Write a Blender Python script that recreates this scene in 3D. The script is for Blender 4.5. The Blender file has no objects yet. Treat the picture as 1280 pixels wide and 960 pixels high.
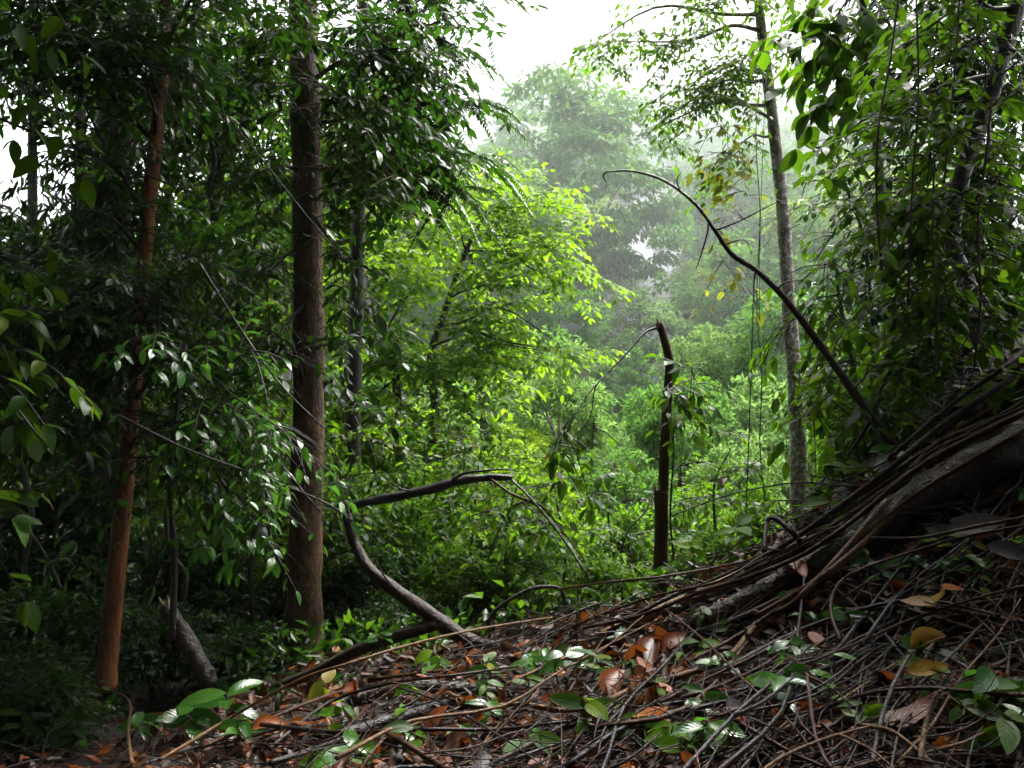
import bpy, math
import numpy as np
from mathutils import Matrix, Vector

# ------------------------------------------------------------------ camera, sky, sun, exposure
scene = bpy.context.scene
col = scene.collection
LENS, CAMZ = 32.0, 1.5
K = 36.0 / LENS / 1280.0                      # metres per pixel of the 1280x960 photo, per metre of distance
cam_data = bpy.data.cameras.new('camera')
cam_data.lens = LENS; cam_data.sensor_width = 36.0
cam_data.clip_start = 0.05; cam_data.clip_end = 2000.0
cam = bpy.data.objects.new('camera', cam_data)
cam.location = (0, 0, CAMZ); cam.rotation_euler = (math.radians(90), 0, 0)
col.objects.link(cam); scene.camera = cam

SUN_EL, SUN_AZ = math.radians(56), math.radians(32)     # azimuth clockwise from +Y (ahead of the camera)
world = bpy.data.worlds.new('World'); scene.world = world; world.use_nodes = True
wn = world.node_tree.nodes; wl = world.node_tree.links
bg = wn['Background']
sky = wn.new('ShaderNodeTexSky'); sky.sky_type = 'NISHITA'; sky.sun_disc = False
sky.sun_elevation = SUN_EL; sky.sun_rotation = SUN_AZ
sky.dust_density = 6.0; sky.air_density = 1.0; sky.ozone_density = 1.0
hsv = wn.new('ShaderNodeHueSaturation'); hsv.inputs['Saturation'].default_value = 0.22
wl.new(sky.outputs['Color'], hsv.inputs['Color']); wl.new(hsv.outputs['Color'], bg.inputs['Color'])
bg.inputs['Strength'].default_value = 0.15
sd = bpy.data.lights.new('sun', 'SUN'); sd.energy = 1.5; sd.angle = math.radians(18); sd.color = (1.0, 0.97, 0.9)
sun = bpy.data.objects.new('sun', sd); col.objects.link(sun)
sdir = Vector((math.sin(SUN_AZ) * math.cos(SUN_EL), math.cos(SUN_AZ) * math.cos(SUN_EL), math.sin(SUN_EL)))
sun.rotation_euler = (-sdir).to_track_quat('-Z', 'Y').to_euler()
sun.location = (0, 0, 60)
scene.view_settings.view_transform = 'Standard'; scene.view_settings.look = 'None'
scene.view_settings.exposure = 2.4; scene.view_settings.gamma = 1.0
scene.view_settings.use_curve_mapping = False
scene.render.engine = 'CYCLES'
cy = scene.cycles
cy.max_bounces = 5; cy.diffuse_bounces = 3; cy.glossy_bounces = 2; cy.transmission_bounces = 2; cy.volume_bounces = 1
cy.use_adaptive_sampling = True; cy.adaptive_threshold = 0.03
cy.use_denoising = True
cy.caustics_reflective = False; cy.caustics_refractive = False

rng = np.random.default_rng(11)
def U(a, b): return float(rng.uniform(a, b))

# ------------------------------------------------------------------ helpers
def P(u, v, y):
    return np.array([(u - 640.0) * K * y, y, CAMZ - (v - 480.0) * K * y])

def px(u, y): return u * K * y

def sstep(t):
    t = np.clip(t, 0, 1); return t * t * (3 - 2 * t)

def unit(a):
    a = np.asarray(a, float); n = np.linalg.norm(a, axis=-1, keepdims=True); return a / np.maximum(n, 1e-9)

def tag(o, label=None, cat=None, group=None, kind=None):
    if label: o['label'] = label
    if cat: o['category'] = cat
    if group: o['group'] = group
    if kind: o['kind'] = kind
    return o

def empty(name, loc, label, cat, group=None):
    o = bpy.data.objects.new(name, None); o.empty_display_size = 0.1
    o.location = tuple(loc); col.objects.link(o)
    return tag(o, label, cat, group)

def build_mesh(name, V, loops, starts, totals, uv=None, mat=None, smooth=True):
    me = bpy.data.meshes.new(name)
    V = np.ascontiguousarray(V, np.float32)
    me.vertices.add(len(V)); me.vertices.foreach_set('co', V.ravel())
    me.loops.add(len(loops)); me.loops.foreach_set('vertex_index', np.asarray(loops, np.int32))
    me.polygons.add(len(starts))
    me.polygons.foreach_set('loop_start', np.asarray(starts, np.int32))
    me.polygons.foreach_set('loop_total', np.asarray(totals, np.int32))
    me.polygons.foreach_set('use_smooth', np.full(len(starts), smooth))
    me.update(calc_edges=True)
    if uv is not None:
        l = me.uv_layers.new(name='UVMap')
        l.data.foreach_set('uv', np.ascontiguousarray(np.asarray(uv, np.float32)[np.asarray(loops)]).ravel())
    if mat: me.materials.append(mat)
    return me

def link(name, me, parent=None, loc=(0, 0, 0)):
    o = bpy.data.objects.new(name, me); o.location = tuple(loc); col.objects.link(o)
    if parent: o.parent = parent
    return o

class MB:
    """collects vertices, uvs and polygons of ONE object"""
    def __init__(s): s.V = []; s.UV = []; s.F = []; s.n = 0
    def add(s, V, F, uv=None):
        V = np.asarray(V, float)
        s.V.append(V); s.UV.append(np.zeros((len(V), 2)) if uv is None else np.asarray(uv, float))
        s.F += [[i + s.n for i in f] for f in F]; s.n += len(V)
    def tube(s, pts, rad, sides=8, per=4, rough=0.06, cap=True, bend=0.0):
        pts, rad = curve(pts, rad, per)
        if bend: 
            w = rng.normal(0, bend, pts.shape); w[0] = 0; pts = pts + w
        n = len(pts)
        T = np.gradient(pts, axis=0); T = unit(T)
        N = np.zeros_like(T); ref = np.array([0, 1.0, 0]) if abs(T[0][1]) < 0.9 else np.array([0, 0, 1.0])
        for i in range(n):
            ref = ref - T[i] * ref.dot(T[i]); ref /= max(np.linalg.norm(ref), 1e-9); N[i] = ref
        B = np.cross(T, N)
        a = np.linspace(0, 2 * math.pi, sides, endpoint=False)
        ph = rng.uniform(0, 6.28, 3)
        r = rad[:, None] * (1 + rough * (np.sin(2 * a + ph[0])[None] * np.sin(np.arange(n) * 1.1 + ph[1])[:, None] + rng.normal(0, .5, (n, sides))))
        V = pts[:, None] + r[..., None] * (np.cos(a)[None, :, None] * N[:, None] + np.sin(a)[None, :, None] * B[:, None])
        L = np.concatenate([[0], np.cumsum(np.linalg.norm(np.diff(pts, axis=0), axis=1))])
        uv = np.stack([np.broadcast_to(a[None] / 6.283, (n, sides)), np.broadcast_to(L[:, None], (n, sides))], -1)
        F = []
        for i in range(n - 1):
            for j in range(sides):
                k = (j + 1) % sides
                F.append([i * sides + j, i * sides + k, (i + 1) * sides + k, (i + 1) * sides + j])
        if cap:
            F.append(list(range(sides))[::-1]); F.append([(n - 1) * sides + j for j in range(sides)])
        s.add(V.reshape(-1, 3), F, uv.reshape(-1, 2))
        return pts, rad
    def build(s, name, mat, parent=None, base=(0, 0, 0), smooth=True):
        V = np.concatenate(s.V) - np.asarray(base)
        tot = [len(f) for f in s.F]; st = np.concatenate([[0], np.cumsum(tot)[:-1]])
        me = build_mesh(name, V, [i for f in s.F for i in f], st, tot, np.concatenate(s.UV), mat, smooth)
        return link(name, me, parent)

def curve(pts, rad, per):
    """Catmull-Rom through pts, radii interpolated"""
    pts = np.asarray(pts, float); n = len(pts)
    rad = np.interp(np.linspace(0, 1, n), np.linspace(0, 1, len(rad)), rad) if np.ndim(rad) else np.full(n, rad)
    if n < 3 or per <= 1:
        return pts, rad
    E = np.vstack([2 * pts[0] - pts[1], pts, 2 * pts[-1] - pts[-2]])
    out, ro = [], []
    for i in range(n - 1):
        p0, p1, p2, p3 = E[i:i + 4]
        for t in np.arange(per) / per:
            out.append(0.5 * (2 * p1 + (p2 - p0) * t + (2 * p0 - 5 * p1 + 4 * p2 - p3) * t * t + (3 * p1 - p0 - 3 * p2 + p3) * t ** 3))
            ro.append(rad[i] * (1 - t) + rad[i + 1] * t)
    out.append(pts[-1]); ro.append(rad[-1])
    return np.array(out), np.array(ro)

# ------------------------------------------------------------------ materials
def new_mat(name):
    m = bpy.data.materials.new(name); m.use_nodes = True
    nt = m.node_tree; return m, nt.nodes, nt.links, nt.nodes['Principled BSDF'], nt.nodes['Material Output']

def ramp(nodes, stops):
    r = nodes.new('ShaderNodeValToRGB'); e = r.color_ramp.elements
    while len(e) < len(stops): e.new(0.5)
    for k, (p, c) in enumerate(stops): e[k].position = p; e[k].color = (*c, 1)
    return r

def math_node(nodes, links, op, a, b=None):
    n = nodes.new('ShaderNodeMath'); n.operation = op
    for i, x in enumerate((a, b)):
        if x is None: continue
        if isinstance(x, (int, float)): n.inputs[i].default_value = x
        else: links.new(x, n.inputs[i])
    return n.outputs[0]

def leaf_mat(name, stops, trans=0.4, tcol=(0.25, 0.42, 0.04), rough=0.35, spec=0.5, veins=True, nv=9.0, tscale=1.0):
    """colour differs from leaf to leaf; midrib and side veins from the leaf's own uv"""
    m, N, L, b, out = new_mat(name)
    geo = N.new('ShaderNodeNewGeometry'); oi = N.new('ShaderNodeObjectInfo')
    rnd = math_node(N, L, 'FRACT', math_node(N, L, 'ADD', geo.outputs['Random Per Island'], oi.outputs['Random']))
    cr = ramp(N, stops); L.new(rnd, cr.inputs[0])
    colour = cr.outputs[0]
    tc = N.new('ShaderNodeTexCoord')
    nz = N.new('ShaderNodeTexNoise'); nz.inputs['Scale'].default_value = 9.0; nz.inputs['Detail'].default_value = 4
    L.new(tc.outputs['Object'], nz.inputs['Vector'])
    mx = N.new('ShaderNodeMix'); mx.data_type = 'RGBA'; mx.blend_type = 'MULTIPLY'; mx.inputs[0].default_value = 0.5
    cr2 = ramp(N, [(0.3, (0.55, 0.55, 0.5)), (0.7, (1.25, 1.25, 1.2))]); L.new(nz.outputs[0], cr2.inputs[0])
    L.new(colour, mx.inputs[6]); L.new(cr2.outputs[0], mx.inputs[7]); colour = mx.outputs[2]
    if veins:
        sp = N.new('ShaderNodeSeparateXYZ'); L.new(tc.outputs['UV'], sp.inputs[0])
        ax = math_node(N, L, 'ABSOLUTE', math_node(N, L, 'SUBTRACT', sp.outputs[0], 0.5))
        mid = math_node(N, L, 'LESS_THAN', ax, 0.035)
        ph = math_node(N, L, 'SUBTRACT', math_node(N, L, 'MULTIPLY', sp.outputs[1], nv), math_node(N, L, 'MULTIPLY', ax, nv * 0.55))
        tri = math_node(N, L, 'ABSOLUTE', math_node(N, L, 'SUBTRACT', math_node(N, L, 'FRACT', ph), 0.5))
        vein = math_node(N, L, 'LESS_THAN', tri, 0.07)
        vv = math_node(N, L, 'MAXIMUM', mid, math_node(N, L, 'MULTIPLY', vein, 0.55))
        m2 = N.new('ShaderNodeMix'); m2.data_type = 'RGBA'; m2.blend_type = 'SCREEN'
        L.new(math_node(N, L, 'MULTIPLY', vv, 0.07), m2.inputs[0]); L.new(colour, m2.inputs[6]); m2.inputs[7].default_value = (0.6, 0.75, 0.3, 1)
        colour = m2.outputs[2]
        bp = N.new('ShaderNodeBump'); bp.inputs['Strength'].default_value = 0.35; bp.inputs['Distance'].default_value = 0.004
        L.new(math_node(N, L, 'ADD', tri, math_node(N, L, 'MULTIPLY', mid, -0.5)), bp.inputs['Height'])
        L.new(bp.outputs[0], b.inputs['Normal'])
    L.new(colour, b.inputs['Base Color'])
    b.inputs['Roughness'].default_value = rough; b.inputs['Specular IOR Level'].default_value = spec
    tr = N.new('ShaderNodeBsdfTranslucent')
    mt = N.new('ShaderNodeMix'); mt.data_type = 'RGBA'; mt.blend_type = 'MIX'; mt.inputs[0].default_value = 0.55
    L.new(colour, mt.inputs[6]); mt.inputs[7].default_value = (*[c * tscale for c in tcol], 1)
    L.new(mt.outputs[2], tr.inputs['Color'])
    ms = N.new('ShaderNodeMixShader'); ms.inputs[0].default_value = trans
    L.new(b.outputs[0], ms.inputs[1]); L.new(tr.outputs[0], ms.inputs[2]); L.new(ms.outputs[0], out.inputs['Surface'])
    return m

def bark_mat(name, stops, scale=6.0, stretch=0.35, bump=0.6, rough=0.6, lichen=None, amount=0.58, spec=0.4):
    m, N, L, b, out = new_mat(name)
    tc = N.new('ShaderNodeTexCoord'); mp = N.new('ShaderNodeMapping')
    mp.inputs['Scale'].default_value = (1, 1, stretch); L.new(tc.outputs['Object'], mp.inputs['Vector'])
    n1 = N.new('ShaderNodeTexNoise'); n1.inputs['Scale'].default_value = scale; n1.inputs['Detail'].default_value = 8; n1.inputs['Roughness'].default_value = 0.68
    L.new(mp.outputs[0], n1.inputs['Vector'])
    cr = ramp(N, stops); L.new(n1.outputs[0], cr.inputs[0]); colour = cr.outputs[0]
    n2 = N.new('ShaderNodeTexNoise'); n2.inputs['Scale'].default_value = scale * 6; n2.inputs['Detail'].default_value = 5
    L.new(mp.outputs[0], n2.inputs['Vector'])
    if lichen:
        n3 = N.new('ShaderNodeTexNoise'); n3.inputs['Scale'].default_value = scale * 1.7; n3.inputs['Detail'].default_value = 7; n3.inputs['Roughness'].default_value = 0.75
        L.new(tc.outputs['Object'], n3.inputs['Vector'])
        c3 = ramp(N, [(amount, (0, 0, 0)), (amount + 0.06, (1, 1, 1))]); L.new(n3.outputs[0], c3.inputs[0])
        mx = N.new('ShaderNodeMix'); mx.data_type = 'RGBA'; L.new(c3.outputs[0], mx.inputs[0]); L.new(colour, mx.inputs[6]); mx.inputs[7].default_value = (*lichen, 1)
        colour = mx.outputs[2]
    L.new(colour, b.inputs['Base Color'])
    bp = N.new('ShaderNodeBump'); bp.inputs['Strength'].default_value = bump; bp.inputs['Distance'].default_value = 0.035
    L.new(math_node(N, L, 'ADD', n1.outputs[0], math_node(N, L, 'MULTIPLY', n2.outputs[0], 0.5)), bp.inputs['Height'])
    L.new(bp.outputs[0], b.inputs['Normal'])
    b.inputs['Roughness'].default_value = rough; b.inputs['Specular IOR Level'].default_value = spec
    return m

M = {}
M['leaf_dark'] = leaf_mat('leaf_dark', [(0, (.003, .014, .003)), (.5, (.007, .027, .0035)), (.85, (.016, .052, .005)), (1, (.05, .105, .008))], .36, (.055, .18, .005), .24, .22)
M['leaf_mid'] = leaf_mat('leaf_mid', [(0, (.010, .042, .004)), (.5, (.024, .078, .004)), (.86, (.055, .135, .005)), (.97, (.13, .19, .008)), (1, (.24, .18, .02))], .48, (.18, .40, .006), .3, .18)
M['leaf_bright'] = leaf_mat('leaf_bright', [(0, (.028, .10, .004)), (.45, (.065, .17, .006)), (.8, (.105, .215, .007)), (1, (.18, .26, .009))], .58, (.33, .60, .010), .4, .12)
M['leaf_yellowing'] = leaf_mat('leaf_yellowing', [(0, (.07, .13, .012)), (.6, (.15, .19, .02)), (1, (.3, .22, .03))], .5, (.45, .48, .03), .4, .3)
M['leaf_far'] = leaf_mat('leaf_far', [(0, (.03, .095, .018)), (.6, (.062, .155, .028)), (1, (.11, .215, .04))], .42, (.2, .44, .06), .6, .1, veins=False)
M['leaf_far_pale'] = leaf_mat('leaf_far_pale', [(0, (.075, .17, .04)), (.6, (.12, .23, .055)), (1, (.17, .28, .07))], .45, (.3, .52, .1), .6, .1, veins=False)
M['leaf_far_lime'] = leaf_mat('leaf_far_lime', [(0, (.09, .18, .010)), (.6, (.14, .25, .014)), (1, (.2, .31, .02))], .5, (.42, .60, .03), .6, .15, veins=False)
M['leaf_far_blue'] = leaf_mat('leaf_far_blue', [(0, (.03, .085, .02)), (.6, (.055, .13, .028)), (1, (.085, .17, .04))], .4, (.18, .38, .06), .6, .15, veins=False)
M['leaf_glossy'] = leaf_mat('leaf_glossy', [(0, (.016, .07, .010)), (.6, (.034, .12, .014)), (1, (.07, .18, .02))], .38, (.14, .42, .02), .22, .4, nv=8)
M['dead_orange'] = leaf_mat('dead_orange', [(0, (.06, .012, .004)), (.5, (.15, .032, .006)), (1, (.27, .08, .012))], .22, (.36, .09, .008), .36, .18)
M['dead_brown'] = leaf_mat('dead_brown', [(0, (.010, .004, .003)), (.5, (.028, .009, .005)), (1, (.07, .024, .011))], .12, (.12, .035, .01), .36, .15)
M['dead_grey'] = leaf_mat('dead_grey', [(0, (.028, .022, .025)), (.5, (.05, .04, .044)), (1, (.085, .07, .07))], .1, (.1, .08, .07), .34, .25, nv=12)
M['dead_yellow'] = leaf_mat('dead_yellow', [(0, (.20, .10, .008)), (.5, (.28, .15, .010)), (1, (.34, .2, .02))], .3, (.4, .25, .015), .4, .18)
M['bark_red'] = bark_mat('bark_red', [(.34, (.02, .010, .004)), (.5, (.085, .041, .016)), (.64, (.20, .105, .045))], 10, .5, 1.0, .65, (.07, .08, .035), .58)
M['bark_orange'] = bark_mat('bark_orange', [(.34, (.05, .015, .005)), (.5, (.18, .058, .014)), (.66, (.32, .12, .032))], 8, .3, .9, .6, (.05, .035, .02), .6)
M['bark_dark'] = bark_mat('bark_dark', [(.3, (.012, .010, .009)), (.6, (.035, .028, .022)), (.75, (.06, .05, .038))], 8, .4, .6, .5, (.05, .06, .03), .64)
M['bark_pale'] = bark_mat('bark_pale', [(.34, (.05, .036, .028)), (.5, (.16, .125, .105)), (.64, (.30, .255, .225))], 11, .7, .8, .7, (.58, .56, .53), .53)
M['bark_snag'] = bark_mat('bark_snag', [(.3, (.035, .016, .009)), (.55, (.10, .045, .022)), (.72, (.17, .085, .04))], 9, .25, .8, .7)
M['wet_wood'] = bark_mat('wet_wood', [(.3, (.016, .011, .010)), (.55, (.042, .029, .025)), (.72, (.085, .062, .055))], 7, 1, .6, .42, (.05, .055, .035), .66, .16)
M['log_grey'] = bark_mat('log_grey', [(.32, (.014, .010, .008)), (.5, (.05, .038, .030)), (.68, (.11, .088, .072))], 9, 1, .9, .3, (.02, .024, .010), .58, .45)
M['vine_tan'] = bark_mat('vine_tan', [(.3, (.05, .025, .011)), (.55, (.12, .063, .027)), (.72, (.21, .125, .058))], 14, 1, .5, .36, None, .6, .16)
M['vine_brown'] = bark_mat('vine_brown', [(.3, (.022, .009, .006)), (.55, (.052, .021, .013)), (.72, (.092, .042, .026))], 14, 1, .5, .3, None, .6, .16)
M['vine_black'] = bark_mat('vine_black', [(.3, (.012, .010, .012)), (.6, (.03, .025, .027)), (.75, (.055, .045, .045))], 14, 1, .4, .3, None, .6, .2)
M['vine_yellow'] = bark_mat('vine_yellow', [(.3, (.12, .075, .022)), (.55, (.24, .16, .05)), (.72, (.34, .25, .09))], 12, 1, .3, .4)
M['split_wood'] = bark_mat('split_wood', [(.3, (.16, .09, .045)), (.5, (.30, .18, .095)), (.7, (.44, .29, .17))], 10, 1, .6, .55)
M['twig'] = bark_mat('twig', [(.3, (.008, .005, .004)), (.6, (.022, .012, .009)), (.75, (.042, .024, .016))], 12, 1, .3, .45, None, .6, .16)
M['stem_green'] = bark_mat('stem_green', [(.3, (.04, .05, .015)), (.6, (.08, .10, .03)), (.8, (.12, .13, .05))], 12, 1, .2, .45)

def ground_mat():
    m, N, L, b, out = new_mat('forest_soil')
    tc = N.new('ShaderNodeTexCoord')
    n1 = N.new('ShaderNodeTexNoise'); n1.inputs['Scale'].default_value = 5; n1.inputs['Detail'].default_value = 9; n1.inputs['Roughness'].default_value = .7
    v = N.new('ShaderNodeTexVoronoi'); v.inputs['Scale'].default_value = 22
    L.new(tc.outputs['Object'], n1.inputs['Vector']); L.new(tc.outputs['Object'], v.inputs['Vector'])
    cr = ramp(N, [(.32, (.005, .0035, .003)), (.5, (.014, .008, .006)), (.66, (.032, .016, .009))]); L.new(n1.outputs[0], cr.inputs[0])
    mx = N.new('ShaderNodeMix'); mx.data_type = 'RGBA'; mx.blend_type = 'MULTIPLY'; mx.inputs[0].default_value = .6
    L.new(cr.outputs[0], mx.inputs[6]); L.new(v.outputs['Color'], mx.inputs[7]); L.new(mx.outputs[2], b.inputs['Base Color'])
    bp = N.new('ShaderNodeBump'); bp.inputs['Strength'].default_value = .9; bp.inputs['Distance'].default_value = .04
    L.new(math_node(N, L, 'ADD', n1.outputs[0], v.outputs['Distance']), bp.inputs['Height']); L.new(bp.outputs[0], b.inputs['Normal'])
    b.inputs['Roughness'].default_value = .7; b.inputs['Specular IOR Level'].default_value = .25
    return m
M['ground'] = ground_mat()

# ------------------------------------------------------------------ terrain
RIDGE = np.array([P(*q) for q in [(-900, 900, 8), (-400, 905, 7.5), (100, 905, 7), (300, 888, 6.6), (450, 850, 6.2), (600, 820, 6), (720, 792, 5.9), (830, 765, 5.7), (900, 738, 5.6),
                                  (960, 708, 5.4), (1040, 655, 5.25), (1120, 598, 5.1), (1200, 545, 5.0), (1280, 495, 4.9), (1500, 370, 4.7), (1900, 180, 4.6)]])
FAR_U = np.array([-1500, 200, 480, 600, 680, 730, 780, 820, 870, 940, 1020, 1120, 1280, 2600]) 
FAR_H = np.array([4, 4, 6, 16, 25, 29, 24, 16, 17, 21, 23, 23, 26, 34.])

def ground_z(x, y):
    x = np.asarray(x, float); y = np.asarray(y, float)
    yr = np.interp(x, RIDGE[:, 0], RIDGE[:, 1]); zr = np.interp(x, RIDGE[:, 0], RIDGE[:, 2])
    zb = np.interp(x, [-4, -2, 0, 1, 2, 3, 5, 9], [-.1, -.03, .08, .14, .27, .6, 1.9, 3.5])
    t = np.clip((y - 2.8) / (yr - 2.8), 0, 1)
    near = zb + (zr - zb) * t
    near = np.where(y < 2.8, zb * np.clip(y / 2.8, 0, 1) ** 1.0, near)
    s = np.maximum(y - yr, 0)
    slope = np.interp(x / np.maximum(y, 1) * 6, [-4, -1.2, 0.2, 1.6, 2.6, 5], [.10, .12, .55, .55, .06, -.03])
    near = near - slope * s * sstep(s / 1.2)
    near = near + (.05 * np.sin(3.1 * x + 1.3 * y) * np.sin(2.3 * y - .7 * x) + .03 * np.sin(7.3 * x + 2) * np.sin(6.1 * y)) * np.clip(1 - (y - 12) / 10, 0.3, 1)
    near = np.maximum(near, -9 + .3 * np.sin(x * .3))
    uu = 640 + x / np.maximum(y, 5) / K
    H = np.interp(uu, FAR_U, FAR_H)
    rav = np.exp(-((uu - 820) / 28.0) ** 2)
    f = -9 + (H * 1.75 + 9) * sstep((y - 34 - 45 * rav) / 205)
    f = f - np.maximum(y - 250, 0) * .25
    w = sstep((y - 24) / 12)
    return near * (1 - w) + np.maximum(f, -30) * w

def grid_axis(lo, hi, fine_lo, fine_hi, step, grow=1.13):
    a = list(np.arange(fine_lo, fine_hi, step)); d = step; x = a[0]; left = []
    while x > lo: d *= grow; x -= d; left.append(x)
    d = step; x = a[-1]
    while x < hi: d *= grow; x += d; a.append(x)
    return np.array(left[::-1] + a)
gx = np.clip(grid_axis(-600, 600, -4, 4.5, .09), -600, 600); gy = np.clip(grid_axis(-40, 890, 1.5, 8.5, .09), -40, 890)
X, Y = np.meshgrid(gx, gy, indexing='xy'); Z = ground_z(X, Y)
nx, ny = len(gx), len(gy)
idx = np.arange(nx * ny).reshape(ny, nx)
q = np.stack([idx[:-1, :-1], idx[:-1, 1:], idx[1:, 1:], idx[1:, :-1]], -1).reshape(-1, 4)
me = build_mesh('ground', np.stack([X, Y, Z], -1).reshape(-1, 3), q.ravel(), np.arange(len(q)) * 4, np.full(len(q), 4), None, M['ground'])
tag(link('ground', me), kind='structure', label='dark damp soil of the bank and forest floor under the litter')

def G(u, v, off=0.0, ydef=None):
    """the point of the bank that the photo shows at pixel (u, v), lifted by off metres"""
    ys = np.arange(2.2, 7.5, .02)
    q = np.stack([(u - 640) * K * ys, ys, CAMZ - (v - 480) * K * ys], -1)
    hit = np.nonzero(q[:, 2] <= ground_z(q[:, 0], q[:, 1]) + off)[0]
    if len(hit): return q[hit[0]]
    y = ydef or float(np.interp((u - 640) * K * 5.3, RIDGE[:, 0], RIDGE[:, 1]))
    return P(u, v, y)

# ------------------------------------------------------------------ leaves
def leaf_template(st, width, fold=.12, droop=.15, wave=0.0, curl=0.0):
    """a leaf along +Y, base at 0, tip at 1; st: stations between"""
    V = [(0, 0, 0)]; uv = [(.5, 0)]
    for i, t in enumerate(st):
        w = width * .5 * (math.sin(math.pi * t ** .85) ** .8) if 0 < t < 1 else 0
        z = -droop * t * t
        wz = wave * math.sin(t * 9.0)
        V += [(-w, t, z + fold * w * 2 + wz + curl * w), (0, t, z), (w, t, z + fold * w * 2 - wz + curl * w * .4)]
        uv += [(0, t), (.5, t), (1, t)]
    V.append((0, 1, -droop)); uv.append((.5, 1))
    n = len(st); F = [[0, 2, 1], [0, 3, 2]]
    for i in range(n - 1):
        a = 1 + 3 * i; b = a + 3
        F += [[a, a + 1, b + 1, b], [a + 1, a + 2, b + 2, b + 1]]
    a = 1 + 3 * (n - 1); tip = 1 + 3 * n
    F += [[a, a + 1, tip], [a + 1, a + 2, tip]]
    return np.array(V, float), F, np.array(uv, float)

def diamond(width, fold=.15):
    V = [(0, 0, 0), (-width * .5, .45, fold * width), (width * .5, .45, fold * width), (0, 1, -.08)]
    return np.array(V, float), [[0, 3, 1], [0, 2, 3]], np.array([(.5, 0), (0, .45), (1, .45), (.5, 1)])

def bulk(name, tmpls, R, p, s, mat, parent=None, base=(0, 0, 0)):
    """many small leaves joined into one mesh"""
    Vs, Ls, Ts, UVs = [], [], [], []; off = 0
    pick = np.arange(len(p)) % len(tmpls)
    for k, (V, F, uv) in enumerate(tmpls):
        m = pick == k; n = int(m.sum())
        if n == 0: continue
        W = np.einsum('nij,vj->nvi', R[m] * s[m][:, None, None], V) + p[m][:, None] - np.asarray(base)
        lp = np.array([i for f in F for i in f]); tt = np.array([len(f) for f in F])
        Vs.append(W.reshape(-1, 3)); UVs.append(np.tile(uv, (n, 1)))
        Ls.append((lp[None] + (np.arange(n) * len(V))[:, None]).ravel() + off); Ts.append(np.tile(tt, n)); off += n * len(V)
    T = np.concatenate(Ts); st = np.concatenate([[0], np.cumsum(T)[:-1]])
    return build_mesh(name, np.concatenate(Vs), np.concatenate(Ls), st, T, np.concatenate(UVs), mat)

class Kit:
    def __init__(s, name, mat, width=.42, size=.1, fold=.12, droop=.2):
        s.mat, s.size = M[mat], size
        s.hi = []
        for k, (w, d, f, wv) in enumerate([(1, 1, 1, 0), (.9, 1.7, 1.6, .012), (1.12, .4, .5, .02), (.95, 2.3, .8, .015)]):
            V, F, uv = leaf_template([.12, .3, .5, .7, .87], width * w, fold * f, droop * d, wv)
            tot = [len(x) for x in F]
            s.hi.append(build_mesh('leaf', V, [i for x in F for i in x], np.concatenate([[0], np.cumsum(tot)[:-1]]), tot, uv, s.mat))
        s.lo = [leaf_template([.28, .66], width * w, fold * f, droop * d) for w, d, f in [(1, 1, 1), (.9, 1.8, 1.5), (1.1, .5, .6)]]
KIT = {
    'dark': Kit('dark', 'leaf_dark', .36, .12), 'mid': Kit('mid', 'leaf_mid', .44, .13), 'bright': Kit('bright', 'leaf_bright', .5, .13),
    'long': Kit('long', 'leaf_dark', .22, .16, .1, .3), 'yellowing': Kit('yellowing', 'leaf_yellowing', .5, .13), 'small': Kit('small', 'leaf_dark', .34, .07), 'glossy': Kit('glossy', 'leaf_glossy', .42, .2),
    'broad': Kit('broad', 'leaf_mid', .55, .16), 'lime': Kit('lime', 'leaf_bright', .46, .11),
}

class Leaves:
    def __init__(s): s.p = []; s.d = []; s.n = []; s.s = []
    def add(s, p, d, n, size): s.p.append(p); s.d.append(d); s.n.append(n); s.s.append(size)
    def arrays(s):
        p = np.array(s.p); d = unit(np.array(s.d)); n = np.array(s.n)
        x = unit(np.cross(d, n)); z = np.cross(x, d)
        return p, np.stack([x, d, z], -1), np.array(s.s)
    def emit(s, kit, parent, base, most=300, minpx=13, name='foliage', thin=None, owner=None):
        """the leaves that show largest become parts of their own, the rest one mass"""
        if not s.p: return
        kit = KIT[kit]; p, R, sz = s.arrays()
        if thin is not None:
            m = thin(p); p, R, sz = p[m], R[m], sz[m]
            if owner is not None: owner = [o for o, k in zip(owner, m) if k]
        tip = p + R[:, :, 1] * sz[:, None]
        def pr(q): 
            y = np.maximum(q[:, 1], .05); return np.stack([640 + q[:, 0] / y / K, 480 - (q[:, 2] - CAMZ) / y / K], -1)
        a, b = pr(p), pr(tip); c = (a + b) / 2
        face = np.abs(np.einsum('ni,ni->n', R[:, :, 2], unit(p - np.array([0, 0, CAMZ]))))
        show = np.linalg.norm(a - b, axis=1) * (.35 + .65 * face)
        full = sz / K / np.maximum(p[:, 1], .1)
        inside = (c[:, 0] > 0) & (c[:, 0] < 1280) & (c[:, 1] > 0) & (c[:, 1] < 960) & (p[:, 1] > .5)
        score = np.where(inside & (full >= minpx), show / p[:, 1] ** .5, -1)
        order = np.argsort(-score)[:most]; order = order[score[order] > 0]
        keep = np.ones(len(p), bool); keep[order] = False
        for k, i in enumerate(order):
            o = bpy.data.objects.new('leaf', kit.hi[k % 4])
            mt = np.eye(4); mt[:3, :3] = R[i] * sz[i]; mt[:3, 3] = p[i] - base
            o.parent = owner[i] if owner is not None else parent; o.matrix_basis = Matrix(mt.tolist()); col.objects.link(o)
        if keep.any():
            me = bulk(name, kit.lo, R[keep], p[keep], sz[keep], kit.mat, None, base)
            o = link(name, me, parent); o['kind'] = 'stuff'

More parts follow.
